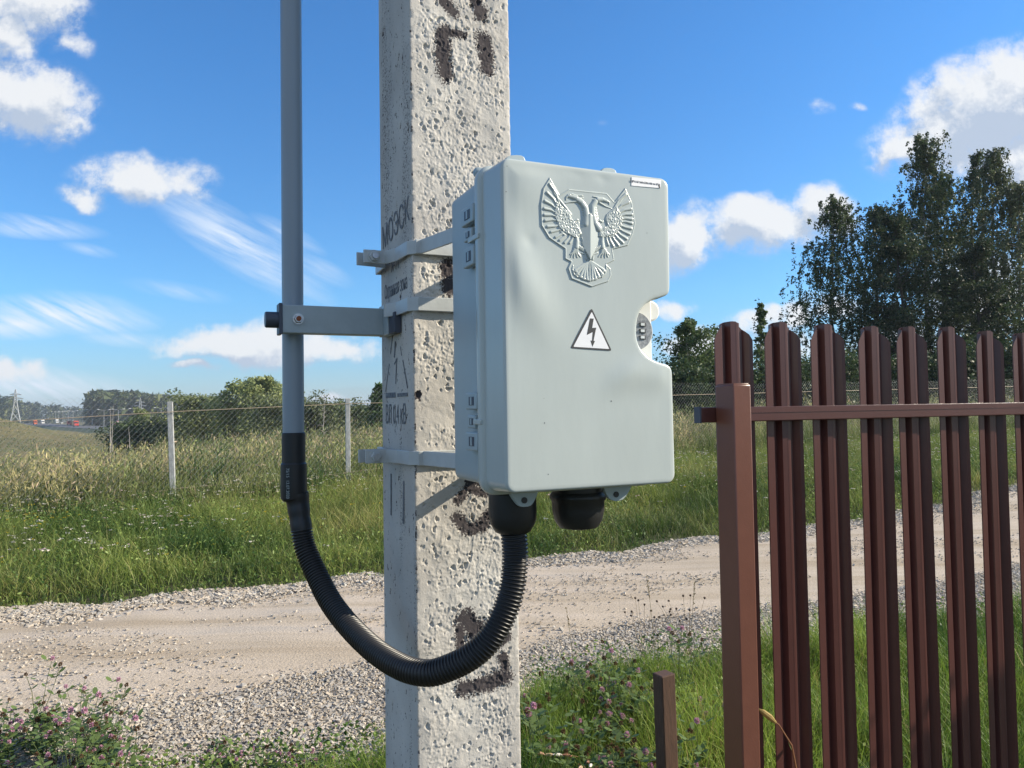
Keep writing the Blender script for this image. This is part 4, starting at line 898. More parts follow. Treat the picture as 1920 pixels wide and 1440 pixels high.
# arm on the middle strap
ro = Vector((XP0-.01, .345, at(776, 568, 1.04).z-1.5122)); zc = at(620, 600, 1.11).z-1.5122-ro.z
xL = loc(528, 605, .370).x
b = MB(); b.box(((xL+XP0-.012)/2-ro.x, .3815-ro.y, zc), (XP0-.012-xL, .023, .040), bev=.0015); arm = b.build('pipe_arm', M['arm'], mid_s, smooth=True)
b = MB(); b.box((xL-.001-ro.x, .3815-ro.y, zc), (.005, .026, .044), bev=.001); b.build('end_cap', M['cap'], arm)
b = MB(); b.lathe([(.0105, -.020), (.0115, -.018), (.0115, -.002)], (xL-.001-ro.x, .3815-ro.y, zc-.001), 24, 'X'); b.build('end_plug', M['cap'], arm, smooth=True)
b = MB(); b.box((XP0-.0065-ro.x, .3700-ro.y, zc+.002), (.012, .048, .046), bev=.001); b.build('weld_plate', M['arm'], arm)
b = MB(); b.box((XP0-.006-ro.x, .3300-ro.y, zc-.006), (.010, .030, .030), bev=.001); b.build('clamp_block', M['cap'], arm)
q = loc(559, 603, .370); b = MB(); b.lathe([(.0078, -.002), (.0078, -.0005)], (q.x-ro.x, .370-ro.y, zc), 20, 'Y'); b.lathe([(.0055, -.0065), (.0062, -.0055), (.0062, -.0005)], (q.x-ro.x, .370-ro.y, zc), 6, 'Y'); bo = b.build('arm_bolt', M['zinc'], arm)
b = MB(); b.lathe([(.0036, -.0085), (.0036, -.006)], (q.x-ro.x, .370-ro.y, zc), 12, 'Y'); b.build('bolt_end', M['rust'], bo)

# ------------------------------------------------------------------ brown picket fence
FD = Vector((.921, .389, 0)).normalized(); FA = math.atan2(FD.y, FD.x); PP = at(1380, 776, 1.73)
SP = .140
fence = empty('picket_fence', (PP.x, PP.y, 0), FA, label='brown steel picket fence with rounded pickets to the right of the meter box', cat='fence')
ztop = at(1380, 601, 1.73).z
ZR0, ZR1 = at(1430, 790, 1.72).z, at(1430, 762, 1.72).z
prof_p = [(-.053, .001), (-.052, -.0005), (-.033, 0), (-.0315, .003), (-.029, .004), (-.026, .017), (-.012, .017), (-.006, .003), (.006, .002), (.009, .0015), (.011, .005), (.017, .005), (.020, .0055), (.023, .017), (.036, .017), (.046, .003), (.052, -.001), (.053, .001)]
def picket(i):
    xc = SP*i+rng.normal(0, .0012); zt_ = ztop+rng.normal(0, .002); V = []; zb_ = .06
    zz_ = [zb_]; n = len(prof_p); Vv_ = []
    xs_ = []
    for (a, c_), (a2, c2) in zip(prof_p, prof_p[1:]):
        k = max(1, int(abs(a2-a)/.004)); xs_ += [(a+(a2-a)*j/k, c_+(c2-c_)*j/k) for j in range(k)]
    xs_.append(prof_p[-1]); b = MB(); lo_, hi_, lo2, hi2 = [], [], [], []
    for (a, c_) in xs_:
        top = zt_-.040*(abs(a)/.053)**2.4-(.003 if abs(a) > .051 else 0)
        lo_.append(b.bm.verts.new((xc+a, c_, zb_))); hi_.append(b.bm.verts.new((xc+a, c_, top))); lo2.append(b.bm.verts.new((xc+a, c_+.0008, zb_))); hi2.append(b.bm.verts.new((xc+a, c_+.0008, top)))
    for j in range(len(xs_)-1):
        b.bm.faces.new((lo_[j], lo_[j+1], hi_[j+1], hi_[j])); b.bm.faces.new((lo2[j], hi2[j], hi2[j+1], lo2[j+1])); b.bm.faces.new((hi_[j], hi_[j+1], hi2[j+1], hi2[j]))
    b.bm.faces.new((lo_[0], hi_[0], hi2[0], lo2[0])); b.bm.faces.new((lo_[-1], lo2[-1], hi2[-1], hi_[-1]))
    o = b.build('picket', M['brown'], fence); o.rotation_euler = (rng.normal(0, .0006), rng.normal(0, .0022), 0); return o
for i in range(0, 12): picket(i)
b = MB(); b.box((SP*5.4, -.013, (ZR0+ZR1)/2), (SP*12.4, .020, ZR1-ZR0), bev=.0022)
b.box((SP*5.4, -.0236, ZR0+(ZR1-ZR0)*.60), (SP*12.3, .0012, .0012)); rail = b.build('rail', M['brown'], fence, smooth=True)
b = MB(); b.box((SP*5.4, -.013, .38), (SP*12.4, .020, .04), bev=.0022); b.build('rail', M['brown'], fence, smooth=True)
b = MB(); b.box((SP*-.8-.001, -.013, (ZR0+ZR1)/2), (.004, .022, ZR1-ZR0+.002), bev=.0008); b.build('rail_end_cap', M['cap'], rail)
PT = at(1375, 722, 1.66).z
b = MB(); b.box((-.051, -.0545, PT/2-.1), (.046, .061, PT+.2), bev=.0028); fp = b.build('fence_post', M['brownpost'], fence, smooth=True)
b = MB(); b.box((-.051, -.0545, PT+.001), (.040, .055, .004), bev=.001); b.build('post_cap', M['brownpost'], fp, smooth=True)
for (px, py) in [(1428, 762), (1468, 764), (1560, 765), (1650, 765)]:
    pass
# dark timber stake
sp_ = at(1243, 1258, 2.9)
b = MB(); 
for k, z_ in enumerate(np.linspace(0, sp_.z, 8)):
    pass
stk = bmesh.new(); b = MB(); b.box((0, 0, sp_.z/2), (.062, .055, sp_.z), bev=.004); o = b.build('wooden_stake', M['wood'], None, label='short dark weathered wooden stake standing in the grass between pole and fence', cat='stake')
o.location = (sp_.x+.012, sp_.y, 0); o.rotation_euler = (.02, -.035, .5)

# ------------------------------------------------------------------ chain link fence
clf = empty('wire_fence', (-5.7, 13, 0), 0, label='chain link fence on pale posts crossing the field beyond the road', cat='fence')
fo_ = Vector((-5.7, 13, 0))
def wz(x):
    return np.interp(x, [-14, at(0, 792, 11.6).x, -5.7, -3.2, at(1265, 741, 19.7).x, at(1886, 725, 28.8).x, 40], [at(0, 792, 11.6).z-.3, at(0, 792, 11.6).z, at(320, 772, 13).z, at(650, 757, 15).z, at(1265, 741, 19.7).z, at(1886, 725, 28.8).z, at(1886, 725, 28.8).z+.1])
fx = np.linspace(-10.5, 30, 400); fy = fence_y(fx); fs = np.concatenate([[0], np.cumsum(np.hypot(np.diff(fx), np.diff(fy)))])
fn = len(fx)
b = MB(); b.tube([(x_-fo_.x, y_-fo_.y-.03, z_) for x_, y_, z_ in zip(fx[::6], fy[::6], wz(fx[::6]))], .006, 6); b.build('top_wire', M['topwire'], clf)
b = MB(); b.tube([(x_-fo_.x, y_-fo_.y-.03, z_-1.32+.03*math.sin(x_*2)) for x_, y_, z_ in zip(fx[::6], fy[::6], wz(fx[::6]))], .005, 6); b.build('bottom_wire', M['topwire'], clf)
hm_ = 1.95; stp = .098; s0s = np.arange(-hm_, fs[-1], stp); VV_, QQ = [], []; o_ = 0; th = .0010
for sg_ in (1, -1):
    for s0 in s0s:
        a, c_ = (s0, s0+hm_) if sg_ > 0 else (s0+hm_, s0)
        tt_ = np.linspace(0, 1, 4); sa = a+(c_-a)*tt_; X_ = np.interp(sa, fs, fx); Y_q = np.interp(sa, fs, fy); Z_ = wz(X_)-1.66+hm_*tt_+.0*X_ + .03*np.sin(X_*1.7)
        d = np.array([math.cos(.785), 0, sg_*math.sin(.785)]); nn = np.array([-d[2], 0, d[0]])
        for off in (nn*th, np.array([0, th, 0]), -nn*th): VV_.append(np.stack([X_-fo_.x, Y_q-fo_.y+.012*sg_*0, Z_], 1)+off)
        for r in range(3):
            for j in range(3): QQ.append((o_+r*4+j, o_+r*4+j+1, o_+((r+1) % 3)*4+j+1, o_+((r+1) % 3)*4+j))
        o_ += 12
mesh_np('wire_mesh', np.concatenate(VV_), np.array(QQ), M['wire'], clf)
for k, (x_, px, ytop, ybot, Y_p) in enumerate([(-5.7, 321, 753, 955, 13), (-3.2, 651, 747, 925, 15)]):
    a = at(px, ytop, Y_p); b = MB(); b.box((0, 0, 0), (.088, .08, a.z+.35), bev=.008); o = b.build('fence_post', M['postwhite'], clf); o.location = (a.x-fo_.x, a.y-fo_.y+.03, (a.z-.35)/2); o.rotation_euler = (0, -.03 if k == 0 else .0, .3)
for x_ in (-9.0, -.4, 2.6, 5.8):
    y_ = float(fence_y(x_)); zt_ = float(wz(x_))+.18; b = MB(); b.box((0, 0, 0), (.088, .08, zt_+.35), bev=.008); o = b.build('fence_post', M['postwhite'], clf); o.location = (x_-fo_.x, y_-fo_.y+.03, (zt_-.35)/2); o.rotation_euler = (0, 0, .3)

# ------------------------------------------------------------------ trees
def tube_np(pts, rad, n=6):
    pts = np.asarray(pts, float); t = np.gradient(pts, axis=0); t /= np.linalg.norm(t, axis=1)[:, None]+1e-9
    a = np.array([0, 0, 1.]) if abs(t[0, 2]) < .9 else np.array([1., 0, 0]); u = np.cross(t, a); u /= np.linalg.norm(u, axis=1)[:, None]+1e-9; v = np.cross(t, u)
    an = 2*np.pi*np.arange(n)/n; V = pts[:, None]+(u[:, None]*np.cos(an)[None, :, None]+v[:, None]*np.sin(an)[None, :, None])*np.asarray(rad)[:, None, None]
    m_ = len(pts); i = (np.arange(m_-1)[:, None]*n+np.arange(n)[None]).ravel(); j = (np.arange(m_-1)[:, None]*n+((np.arange(n)+1) % n)[None]).ravel()
    return V.reshape(-1, 3), np.stack([i, j, j+n, i+n], 1)
def tree(name, x, y, z, H, R, nleaf, ls, cA, cB, label, cat='tree', seed=0, droop=.5, bark='bark', lowest=.15, shape='oval', trunk_r=None, stems=1, group=None, lean=0, nb=None, lm='leafdark'):
    r = np.random.default_rng(seed); root = empty(name, (x, y, z), 0, label=label, cat=cat, group=group)
    TV, TQ, o = [], [], 0; clumps = []
    tr = trunk_r or H*.011
    for s in range(stems):
        bx, by = (r.normal(0, R*.25, 2) if stems > 1 else (0, 0)); hs_ = H*(1 if s == 0 else r.uniform(.7, .95)); k = 9
        tz = np.linspace(0, hs_, k); wx = np.cumsum(r.normal(0, hs_*.008, k))+lean*tz; wy = np.cumsum(r.normal(0, hs_*.008, k)); wx -= wx[0]; wy -= wy[0]
        ex = bx*(.4+.6*tz/hs_); ey = by*(.4+.6*tz/hs_); P = np.stack([ex+wx, ey+wy, tz], 1); V, Q = tube_np(P, tr*(1-.93*np.linspace(0, 1, k)), 7); TV.append(V); TQ.append(Q+o); o += len(V)
        nbr = nb or int(26+H*1.4); nbr //= (1 if stems == 1 else 2)
        for b_ in range(nbr):
            t = lowest+(1-lowest)*((b_+r.random())/nbr)**.9; p0 = np.array([np.interp(t*hs_, tz, P[:, q]) for q in range(3)]); an = r.uniform(0, 6.283)
            tt = (t-lowest)/(1-lowest)
            sh = {'oval': math.sin(math.pi*min(1, .12+.86*tt))**.7, 'cone': (1-tt)**.85+.05, 'top': .16+.84*math.sin(math.pi*min(1, tt+.08)**1.0)**.8, 'bush': math.sqrt(max(.02, 1-tt**2))}[shape]
            ln = R*sh*r.uniform(.55, 1.15)+.05; up = r.uniform(.3, .9)*(1 if shape != 'cone' else .1)+(.6 if tt > .86 and name == 'birch_tree' else 0); q = np.linspace(0, 1, 5)
            dr = droop*q**2.2*ln*.8
            Pb = np.stack([p0[0]+np.cos(an)*ln*q*.9, p0[1]+np.sin(an)*ln*q*.9, p0[2]+ln*up*q-dr], 1); Pb[1:, :2] += r.normal(0, ln*.06, (4, 2))
            V, Q = tube_np(Pb, tr*.34*(1-t*.6)*(1-.88*q), 4); TV.append(V); TQ.append(Q+o); o += len(V)
            for c in range(5):
                w_ = r.uniform(.3, 1.05); clumps.append((*[np.interp(w_, q, Pb[:, a]) for a in range(3)], ln*.22+R*.06, r.random()))
    mesh_np('trunk', np.concatenate(TV), np.concatenate(TQ), M[bark], root, smooth=True)
    Cn = np.array(clumps); n = nleaf; pick = r.integers(0, len(Cn), n); cc = Cn[pick]; d = r.normal(0, 1, (n, 3)); d /= np.linalg.norm(d, axis=1)[:, None]; rad = cc[:, 3]*r.random(n)**.5*1.15
    P = cc[:, :3]+d*rad[:, None]*np.array([1, 1, .8]); P[:, 2] -= droop*np.abs(r.normal(0, 1, n))*cc[:, 3]*.6
    if droop >= .55:                                                # hanging twigs: leaves strung on thin vertical strands
        ns = 5; so = r.normal(0, 1, (len(Cn), ns, 3))*Cn[:, 3][:, None, None]*np.array([1.1, 1.1, .6]); sl = r.gamma(2.2, .38, (len(Cn), ns))*droop; si = r.integers(0, ns, n); t_s = r.random(n)
        P = cc[:, :3]+so[pick, si]+np.stack([r.normal(0, .045, n), r.normal(0, .045, n), .35*cc[:, 3]-t_s*sl[pick, si]], 1)
    P[:, 2] = np.maximum(P[:, 2], .1)
    dd_ = r.normal(0, 1, (n, 3)); dd_[:, 2] = dd_[:, 2]*.7-droop*1.3; dd_ /= np.linalg.norm(dd_, axis=1)[:, None]; e_ = np.cross(dd_, r.normal(0, 1, (n, 3))); e_ /= np.linalg.norm(e_, axis=1)[:, None]
    L_ = ls*r.uniform(.6, 1.5, n)[:, None]; V = np.stack([P, P+dd_*L_*.5+e_*L_*.3, P+dd_*L_, P+dd_*L_*.5-e_*L_*.3], 1).reshape(-1, 3)
    cA = np.array(cA)*TB; cB = np.array(cB)*TB
    mixv = np.clip(cc[:, 4]*.7+r.random(n)*.3, 0, 1)[:, None]; col = np.array(cA)[None]*(1-mixv)+np.array(cB)[None]*mixv; col *= r.uniform(.75, 1.2, (n, 1))
    mesh_np('crown', V, np.arange(n)[:, None]*4+np.array([0, 1, 2, 3]), M[lm], root, col=np.repeat(col, 4, 0))
    return root
BA, BB = (.028, .048, .020), (.060, .090, .030); TB = 1.7
def tx(px, Y): return at(px, 760, Y).x
def tz_(x, y): return float(terr(x, y))
def ttop(px, py, Y): return at(px, py, Y).z
grove = [ (1565, 380, 44, 2.9, 13000, 'birch with drooping outer twigs, leftmost of the grove behind the picket fence', BA, BB, 'top', .9),
 (1650, 400, 48, 2.8, 14000, 'dark birch filling the gap between the leftmost and tallest birches', (.02, .036, .016), (.045, .068, .026), 'oval', .6),
 (1735, 270, 46, 3.2, 20000, 'tallest birch of the grove with a feathery narrow top', (.024, .042, .018), (.062, .088, .032), 'top', .8),
 (1700, 420, 41, 2.6, 12000, 'dense dark tree low in front of the tallest birch', (.018, .032, .016), (.040, .060, .024), 'oval', .4),
 (1780, 345, 50, 2.6, 14000, 'yellow-green crowned birch just right of the tallest birch', (.05, .07, .02), (.10, .125, .035), 'oval', .6),
 (1815, 290, 47, 1.5, 7000, 'slim birch with a thin pale top standing between the two big crowns', BA, BB, 'top', .7),
 (1870, 290, 44, 3.1, 14000, 'airy birch near the right edge with its bare trunk showing', (.032, .05, .022), (.085, .105, .05), 'top', .9),
 (1925, 350, 42, 2.6, 12000, 'pale green birch cut off by the right edge of the picture', (.05, .065, .03), (.10, .12, .055), 'oval', .8),
 (1840, 470, 40, 2.4, 10000, 'dark round tree low behind the right-hand pickets', (.018, .032, .015), (.042, .062, .024), 'oval', .4)]
TB = 1.3
for k, (px, py, Y, R, nl, lab, ca, cb, sh, dr) in enumerate(grove):
    X = tx(px, Y); z = tz_(X, Y); tree('birch_tree', X, Y, z, ttop(px, py, Y)-z, R, int(nl*2.15), .12, ca, cb, lab, seed=100+k, droop=dr, shape=sh, lowest=.12, trunk_r=.16, bark='barkdark' if k in (1, 3, 8) else 'bark')
for k, (px, py, Y, R, nl, lab, sh) in enumerate([(1290, 608, 33, 1.9, 9000, 'young birch between the meter box and the picket fence', 'oval'), (1332, 664, 36, 1.8, 6000, 'dark bushy sapling just left of the first picket', 'oval'),
    (1432, 570, 34, 1.0, 3000, 'thin sapling rising between the first two pickets', 'cone'), (1462, 640, 38, 1.5, 4000, 'low leafy tree behind the second picket', 'oval'), (1505, 690, 36, 1.3, 2500, 'small dark bush in front of the grove at its left end', 'bush')]):
    X = tx(px, Y); z = tz_(X, Y); tree('young_tree', X, Y, z, ttop(px, py, Y)-z, R, nl, .12, (.035, .06, .022), (.085, .12, .04), lab, seed=200+k, droop=.3, shape=sh, lowest=.08, trunk_r=.05, group=None, nb=40)
for k, (px, py, Y, R) in enumerate([(1275, 715, 30, 1.6), (1345, 720, 31, 1.9), (1420, 712, 32, 1.9), (1490, 705, 33, 2.0), (1560, 690, 35, 2.3), (1640, 680, 36, 2.4), (1720, 680, 37, 2.4), (1800, 680, 36, 2.4), (1880, 670, 36, 2.4)]):
    X = tx(px, Y); z = tz_(X, Y); tree('shrub', X, Y, z, ttop(px, py, Y)-z, R*1.25, 9500, .13, (.02, .036, .016), (.05, .075, .028), 'dark undergrowth shrub at the foot of the birch grove behind the chain link', cat='shrub', seed=300+k, droop=.15, shape='bush', lowest=.03, trunk_r=.04, bark='barkdark', group='undergrowth shrubs behind the chain link', nb=40)
x_, y_ = 3.95, 2.38; tree('shade_bush', x_, y_, 0, 2.25, .75, 9000, .05, (.03, .05, .02), (.07, .10, .03), 'unseen leafy bush beyond the right end of the picket fence, added to shade the pickets', cat='bush', seed=77, droop=.1, shape='bush', lowest=.02, trunk_r=.03, nb=70)  # out of view, added to cast shade on the lower right pickets
# bushes in the left field
TB = 1.9
left = [(445, 727, 88, 4.0, 9500, 'pale leafy tree with a ragged top, left one of the pair beside the grey pipe', (.075, .10, .035), (.17, .19, .075), 'oval', 'tree'),
 (500, 714, 86, 4.2, 13000, 'tall pale green willow just left of the grey pipe', (.085, .11, .04), (.20, .215, .09), 'oval', 'tree'),
 (390, 754, 95, 6.5, 12000, 'olive bush left of the two pale trees', (.05, .07, .028), (.12, .135, .05), 'bush', 'bush'),
 (352, 778, 100, 4.4, 6000, 'dark wide bush behind the left fence post', (.028, .042, .018), (.07, .09, .035), 'bush', 'bush'),
 (290, 795, 98, 4.2, 5500, 'dark hedge-like bush right of the bare sapling', (.022, .036, .016), (.055, .075, .028), 'bush', 'bush'),
 (235, 800, 96, 3.6, 4500, 'lowest dark bush at the end of the hedge by the bare sapling', (.026, .040, .017), (.06, .085, .03), 'bush', 'bush'),
 (330, 790, 118, 4.6, 4500, 'sunlit yellow-green bush behind the dark hedge', (.12, .135, .045), (.20, .20, .075), 'bush', 'bush'),
 (270, 772, 125, 3.4, 4200, 'olive sapling clump on the roadside above the hedge', (.06, .08, .03), (.12, .14, .05), 'oval', 'tree'),
 (530, 762, 70, 4.0, 8000, 'olive bush passing behind the grey pipe', (.045, .06, .025), (.12, .135, .055), 'bush', 'bush'),
 (590, 765, 62, 3.8, 7500, 'dark grey-green bush right of the grey pipe around the dead trunk', (.032, .045, .02), (.085, .10, .045), 'bush', 'bush'),
 (640, 768, 64, 3.8, 7500, 'bush directly behind the right fence post', (.035, .048, .022), (.09, .105, .045), 'bush', 'bush'),
 (685, 772, 58, 2.6, 4200, 'low bush left of the dark pointed tree', (.035, .05, .022), (.08, .10, .04), 'bush', 'bush'),
 (714, 722, 52, 1.9, 5000, 'dark green pointed tree against the left side of the pole', (.026, .048, .018), (.06, .095, .03), 'cone', 'tree')]
for k, (px, py, Y, R, nl, lab, ca, cb, sh, kind_) in enumerate(left):
    X = tx(px, Y); z = tz_(X, Y); tree('field_tree' if kind_ == 'tree' else 'field_bush', X, Y, z, ttop(px, py, Y)-z, R, int(nl*1.1), .30 if Y > 80 else .2, ca, cb, lab, cat=kind_, seed=400+k, droop=.2, shape=sh, lowest=.1 if kind_ == 'tree' else .02, trunk_r=.09, bark='barkdark', nb=46)
def dead_tree(px, ytop, Y, lab, seed, nb=14, spread=.18, r0=.05):
    r = np.random.default_rng(seed); X = tx(px, Y); z = tz_(X, Y); H = ttop(px, ytop, Y)-z; root = empty('dead_tree', (X, Y, z), 0, label=lab, cat='dead tree'); k = 8; tz = np.linspace(0, H, k)
    P = np.stack([np.cumsum(r.normal(0, H*.008, k)), np.cumsum(r.normal(0, H*.006, k)), tz], 1); TV, TQ, o = [], [], 0; V, Q = tube_np(P, r0*(1-.85*np.linspace(0, 1, k)), 6); TV.append(V); TQ.append(Q); o += len(V)
    for b_ in range(nb):
        t = r.uniform(.35, .98); an = r.uniform(0, 6.28); p0 = np.array([np.interp(t*H, tz, P[:, q]) for q in range(3)]); ln = spread*H*(1.1-t)*r.uniform(.6, 1.2)
        q = np.linspace(0, 1, 3); Pb = np.stack([p0[0]+np.cos(an)*ln*q, p0[1]+np.sin(an)*ln*q, p0[2]+ln*.3*q], 1); V, Q = tube_np(Pb, r0*.3*(1-.7*q), 4); TV.append(V); TQ.append(Q+o); o += len(V)
    mesh_np('trunk', np.concatenate(TV), np.concatenate(TQ), M['deadwood'], root, smooth=True)
dead_tree(206, 762, 45, 'bare pale forked sapling standing left of the dark hedge', 1, 9, .1, .045); dead_tree(212, 758, 46, 'thinner bare sapling leaning beside the forked one', 9, 8, .1, .035); dead_tree(608, 738, 55, 'bare dead spruce trunk with short twigs between pipe and right fence post', 2, 34, .22, .06)
dead_tree(243, 800, 60, 'short bare stick in front of the dark hedge', 3, 5, .1, .05)
# far forest
def forest(name, segs, label, seed, leafs=1.0, tri=90):
    r = np.random.default_rng(seed); V, C = [], []
    for (px0, px1, yt0, yt1, Y0, Y1, n, fir) in segs:
        for k in range(n):
            t = r.random(); px = px0+(px1-px0)*t; Y = Y0+(Y1-Y0)*r.random(); yt = yt0+(yt1-yt0)*t+r.normal(0, 1.6); X = tx(px, Y); zb_ = -4.8; zt_ = ttop(px, yt, Y)
            if Y > Y0+(Y1-Y0)*.5: pass
            else: zt_ -= r.uniform(0, 3)
            H = zt_-zb_; conif = r.random() < fir
            if conif: H *= r.uniform(.92, 1.10); 
            Rr = H*(.13 if conif else .22)*r.uniform(.8, 1.2); m_ = tri if conif else int(tri*1.4)
            if conif: tt = r.random(m_)**.75; rad = Rr*(1-tt)+.15
            else: tt = .12+.88*r.random(m_); rad = Rr*np.sqrt(np.clip(1-((tt-.55)/.48)**2, .02, 1))
            an = r.uniform(0, 6.28, m_); q = r.random(m_)**.4; c = np.stack([X+np.cos(an)*rad*q, Y+np.sin(an)*rad*q, zb_+H*tt], 1); s = H*.055*leafs*r.uniform(.6, 1.4, m_)
            tri_ = c[:, None]+r.normal(0, 1, (m_, 3, 3))*s[:, None, None]*(np.array([1, 1, .55]) if conif else 1)
            if conif: c0 = np.array([X, Y, zb_+H]); tri_ = np.concatenate([tri_, (c0+np.array([[0, 0, .8], [-.5, 0, -2.2], [.5, 0, -2.2]]))[None]])
            base_ = np.array((.045, .068, .042)) if conif else np.array(((.15, .17, .07), (.09, .12, .05))[r.integers(0, 2)])
            V.append(tri_.reshape(-1, 3)); C.append(np.tile(base_*r.uniform(.7, 1.25), (len(tri_)*3, 1)))
    V = np.concatenate(V); C = np.concatenate(C); mesh_np(name, V, np.arange(len(V)).reshape(-1, 3), M['leafdark'], col=C, kind='stuff', label=label, cat='forest')
forest('far_forest', [(170, 260, 738, 741, 520, 580, 330, .35), (260, 430, 742, 752, 520, 620, 460, .4), (400, 560, 752, 757, 560, 680, 300, .5), (540, 760, 760, 764, 600, 760, 300, .55)], 'dense mixed forest edge beyond the highway behind the lamp posts', 1)
forest('distant_spruce_wood', [(-60, 26, 744, 748, 620, 760, 150, .9), (20, 110, 754, 762, 800, 950, 170, .85), (95, 175, 763, 770, 950, 1150, 170, .8)], 'distant spruce wood left of the forest edge along the highway', 2, tri=34)
forest('wood_behind_fence', [(1240, 1960, 735, 715, 120, 170, 120, .2)], 'far wood showing low behind the picket fence and grove', 3, tri=60)

# ------------------------------------------------------------------ highway
hp = [(-60, 205), (-120, 283), (-182, 364), (-270, 480), (-420, 690), (-640, 1000), (-1100, 1600)]
V = []; hw = 11
for i, (x_, y_) in enumerate(hp):
    a = Vector(hp[max(0, i-1)]); c_ = Vector(hp[min(len(hp)-1, i+1)]); d = (c_-a).normalized(); nn = Vector((-d.y, d.x)); 
    for s in (-hw-6, -hw, hw, hw+6): V.append((x_-nn.x*s, y_-nn.y*s, -3.9 if abs(s) < hw+1 else -6.5))
Q = [(4*i+k, 4*i+k+1, 4*i+k+5, 4*i+k+4) for i in range(len(hp)-1) for k in range(3)]
Vh = np.array(V); 
mesh_np('highway_embankment', Vh-np.array([0, 0, .06]), np.array(Q), mat('embankment_grass', (.10, .13, .05), .95, var=.4, vscale=.3), kind='structure', label='low grassy embankment under the highway', cat='embankment')
Vr = Vh.reshape(-1, 4, 3)[:, 1:3].reshape(-1, 3); mesh_np('highway', Vr, np.array([(2*i, 2*i+1, 2*i+3, 2*i+2) for i in range(len(hp)-1)]), M['asphalt'], kind='structure', label='distant grey highway at the left', cat='highway')
hd = (Vector((-270, 480))-Vector((-182, 364))).normalized(); hang = math.atan2(hd.y, hd.x)
lamp0 = empty('street_lamp', (0, 0, 0), hang, label='twin-arm highway lamp post in front of the forest', cat='street lamp', group='lamp posts along the highway')
b = MB(); b.tube([(0, 0, 0), (0, 0, 10)], [.16, .10], 6); b.build('pole', M['lampm'], lamp0)
for s in (-1, 1):
    b = MB(); b.tube([(0, 0, 9.9), (0, s*1.2, 10.4), (0, s*2.6, 10.6)], .07, 5); b.build('arm', M['lampm'], lamp0)
    b = MB(); b.box((0, s*3.2, 10.65), (.5, 1.3, .22), bev=.05); b.build('lamp_head', M['lamph'], lamp0)
LP = [(173, 768, 518), (195, 768, 500), (222, 767, 483), (255, 766, 443), (302, 764, 403), (350, 762, 357), (155, 769, 560), (137, 770, 620), (128, 771, 660), (104, 772, 800), (99, 772, 860), (94, 773, 930), (375, 761, 330), (110, 772, 740), (118, 771, 700)]
for k, (px, py, Y) in enumerate(LP):
    X = tx(px, Y); z = at(px, py, Y).z-10.65
    if k == 0: o = lamp0
    else:
        o = lamp0.copy(); COL.objects.link(o)
        for ch in list(lamp0.children): c_ = ch.copy(); COL.objects.link(c_); c_.parent = o
        if k in (6, 7, 8, 9, 10, 11, 13, 14): o['label'] = 'small distant highway lamp post left of the forest edge'; o['group'] = 'distant lamp posts left of the forest'
    o.location = (X, Y, z)
def truck(px, py, Y, L_, cabm, boxm, lab, cat='truck', tank=False, hb=3.0):
    X = tx(px, Y); z = -3.9; r = empty('truck' if L_ > 5 else 'car', (X, Y, z), hang+math.pi, label=lab, cat=cat)
    if L_ > 5:
        b = MB(); b.box((L_/2-.9, 0, 1.9), (1.9, 2.4, 2.6), bev=.15); c_ = b.build('cab', cabm, r); b = MB(); b.box((L_/2+.06, 0, 2.4), (.05, 2.1, .9)); b.build('windscreen', M['glass'], c_)
        b = MB()
        if tank: b.tube([(-L_/2, 0, 2.3), (-L_/2+.4, 0, 2.3), (L_/2-2.4, 0, 2.3), (L_/2-2.0, 0, 2.3)], [.8, 1.25, 1.25, .8], 14)
        else: b.box((-1.1, 0, .9+hb/2), (L_-2.4, 2.5, hb), bev=.05)
        b.build('cargo_body', boxm, r); b = MB(); b.box((-.2, 0, .75), (L_-.5, 1.6, .3)); b.build('chassis', M['tyre'], r); xs_ = (L_/2-1.2, -L_/2+1.4, -L_/2+2.6)
    else:
        b = MB(); b.box((0, 0, .75), (L_, 1.8, .8), bev=.15); b.build('car_body', cabm, r); b = MB(); b.box((-.2, 0, 1.3), (L_*.55, 1.6, .6), bev=.15); b.build('cabin', M['glass'], r); xs_ = (L_/2-.9, -L_/2+.9)
    for xx in xs_:
        for s in (-1, 1): b = MB(); b.lathe([(.42, -.14), (.5, -.1), (.5, .1), (.42, .14)], (xx, s*1.05 if L_ > 5 else s*.85, .5 if L_ > 5 else .36), 12, 'Y'); b.build('wheel', M['tyre'], r)
truck(142, 790, 470, 7, M['red'], M['orange'], 'red truck driving on the highway, nearest to the forest edge', hb=2.6)
truck(222, 794, 382, 7.5, M['wpaint'], M['red'], 'white truck with a red round tank, rightmost on the highway', tank=True)
truck(66, 786, 640, 7, M['orange'], M['orange'], 'small orange truck farthest left on the highway'); truck(80, 785, 700, 7, M['wpaint'], M['wpaint'], 'small white truck right behind the far-left orange one')
truck(107, 786, 760, 7, M['wpaint'], M['wpaint'], 'tiny white truck in the far middle of the highway'); truck(130, 787, 560, 6, M['red'], M['orange'], 'tiny orange-red van just left of the nearest red truck', cat='van', hb=2.0)
truck(116, 789, 700, 4.3, M['wpaint'], M['wpaint'], 'tiny white car at the far middle of the highway', cat='car')
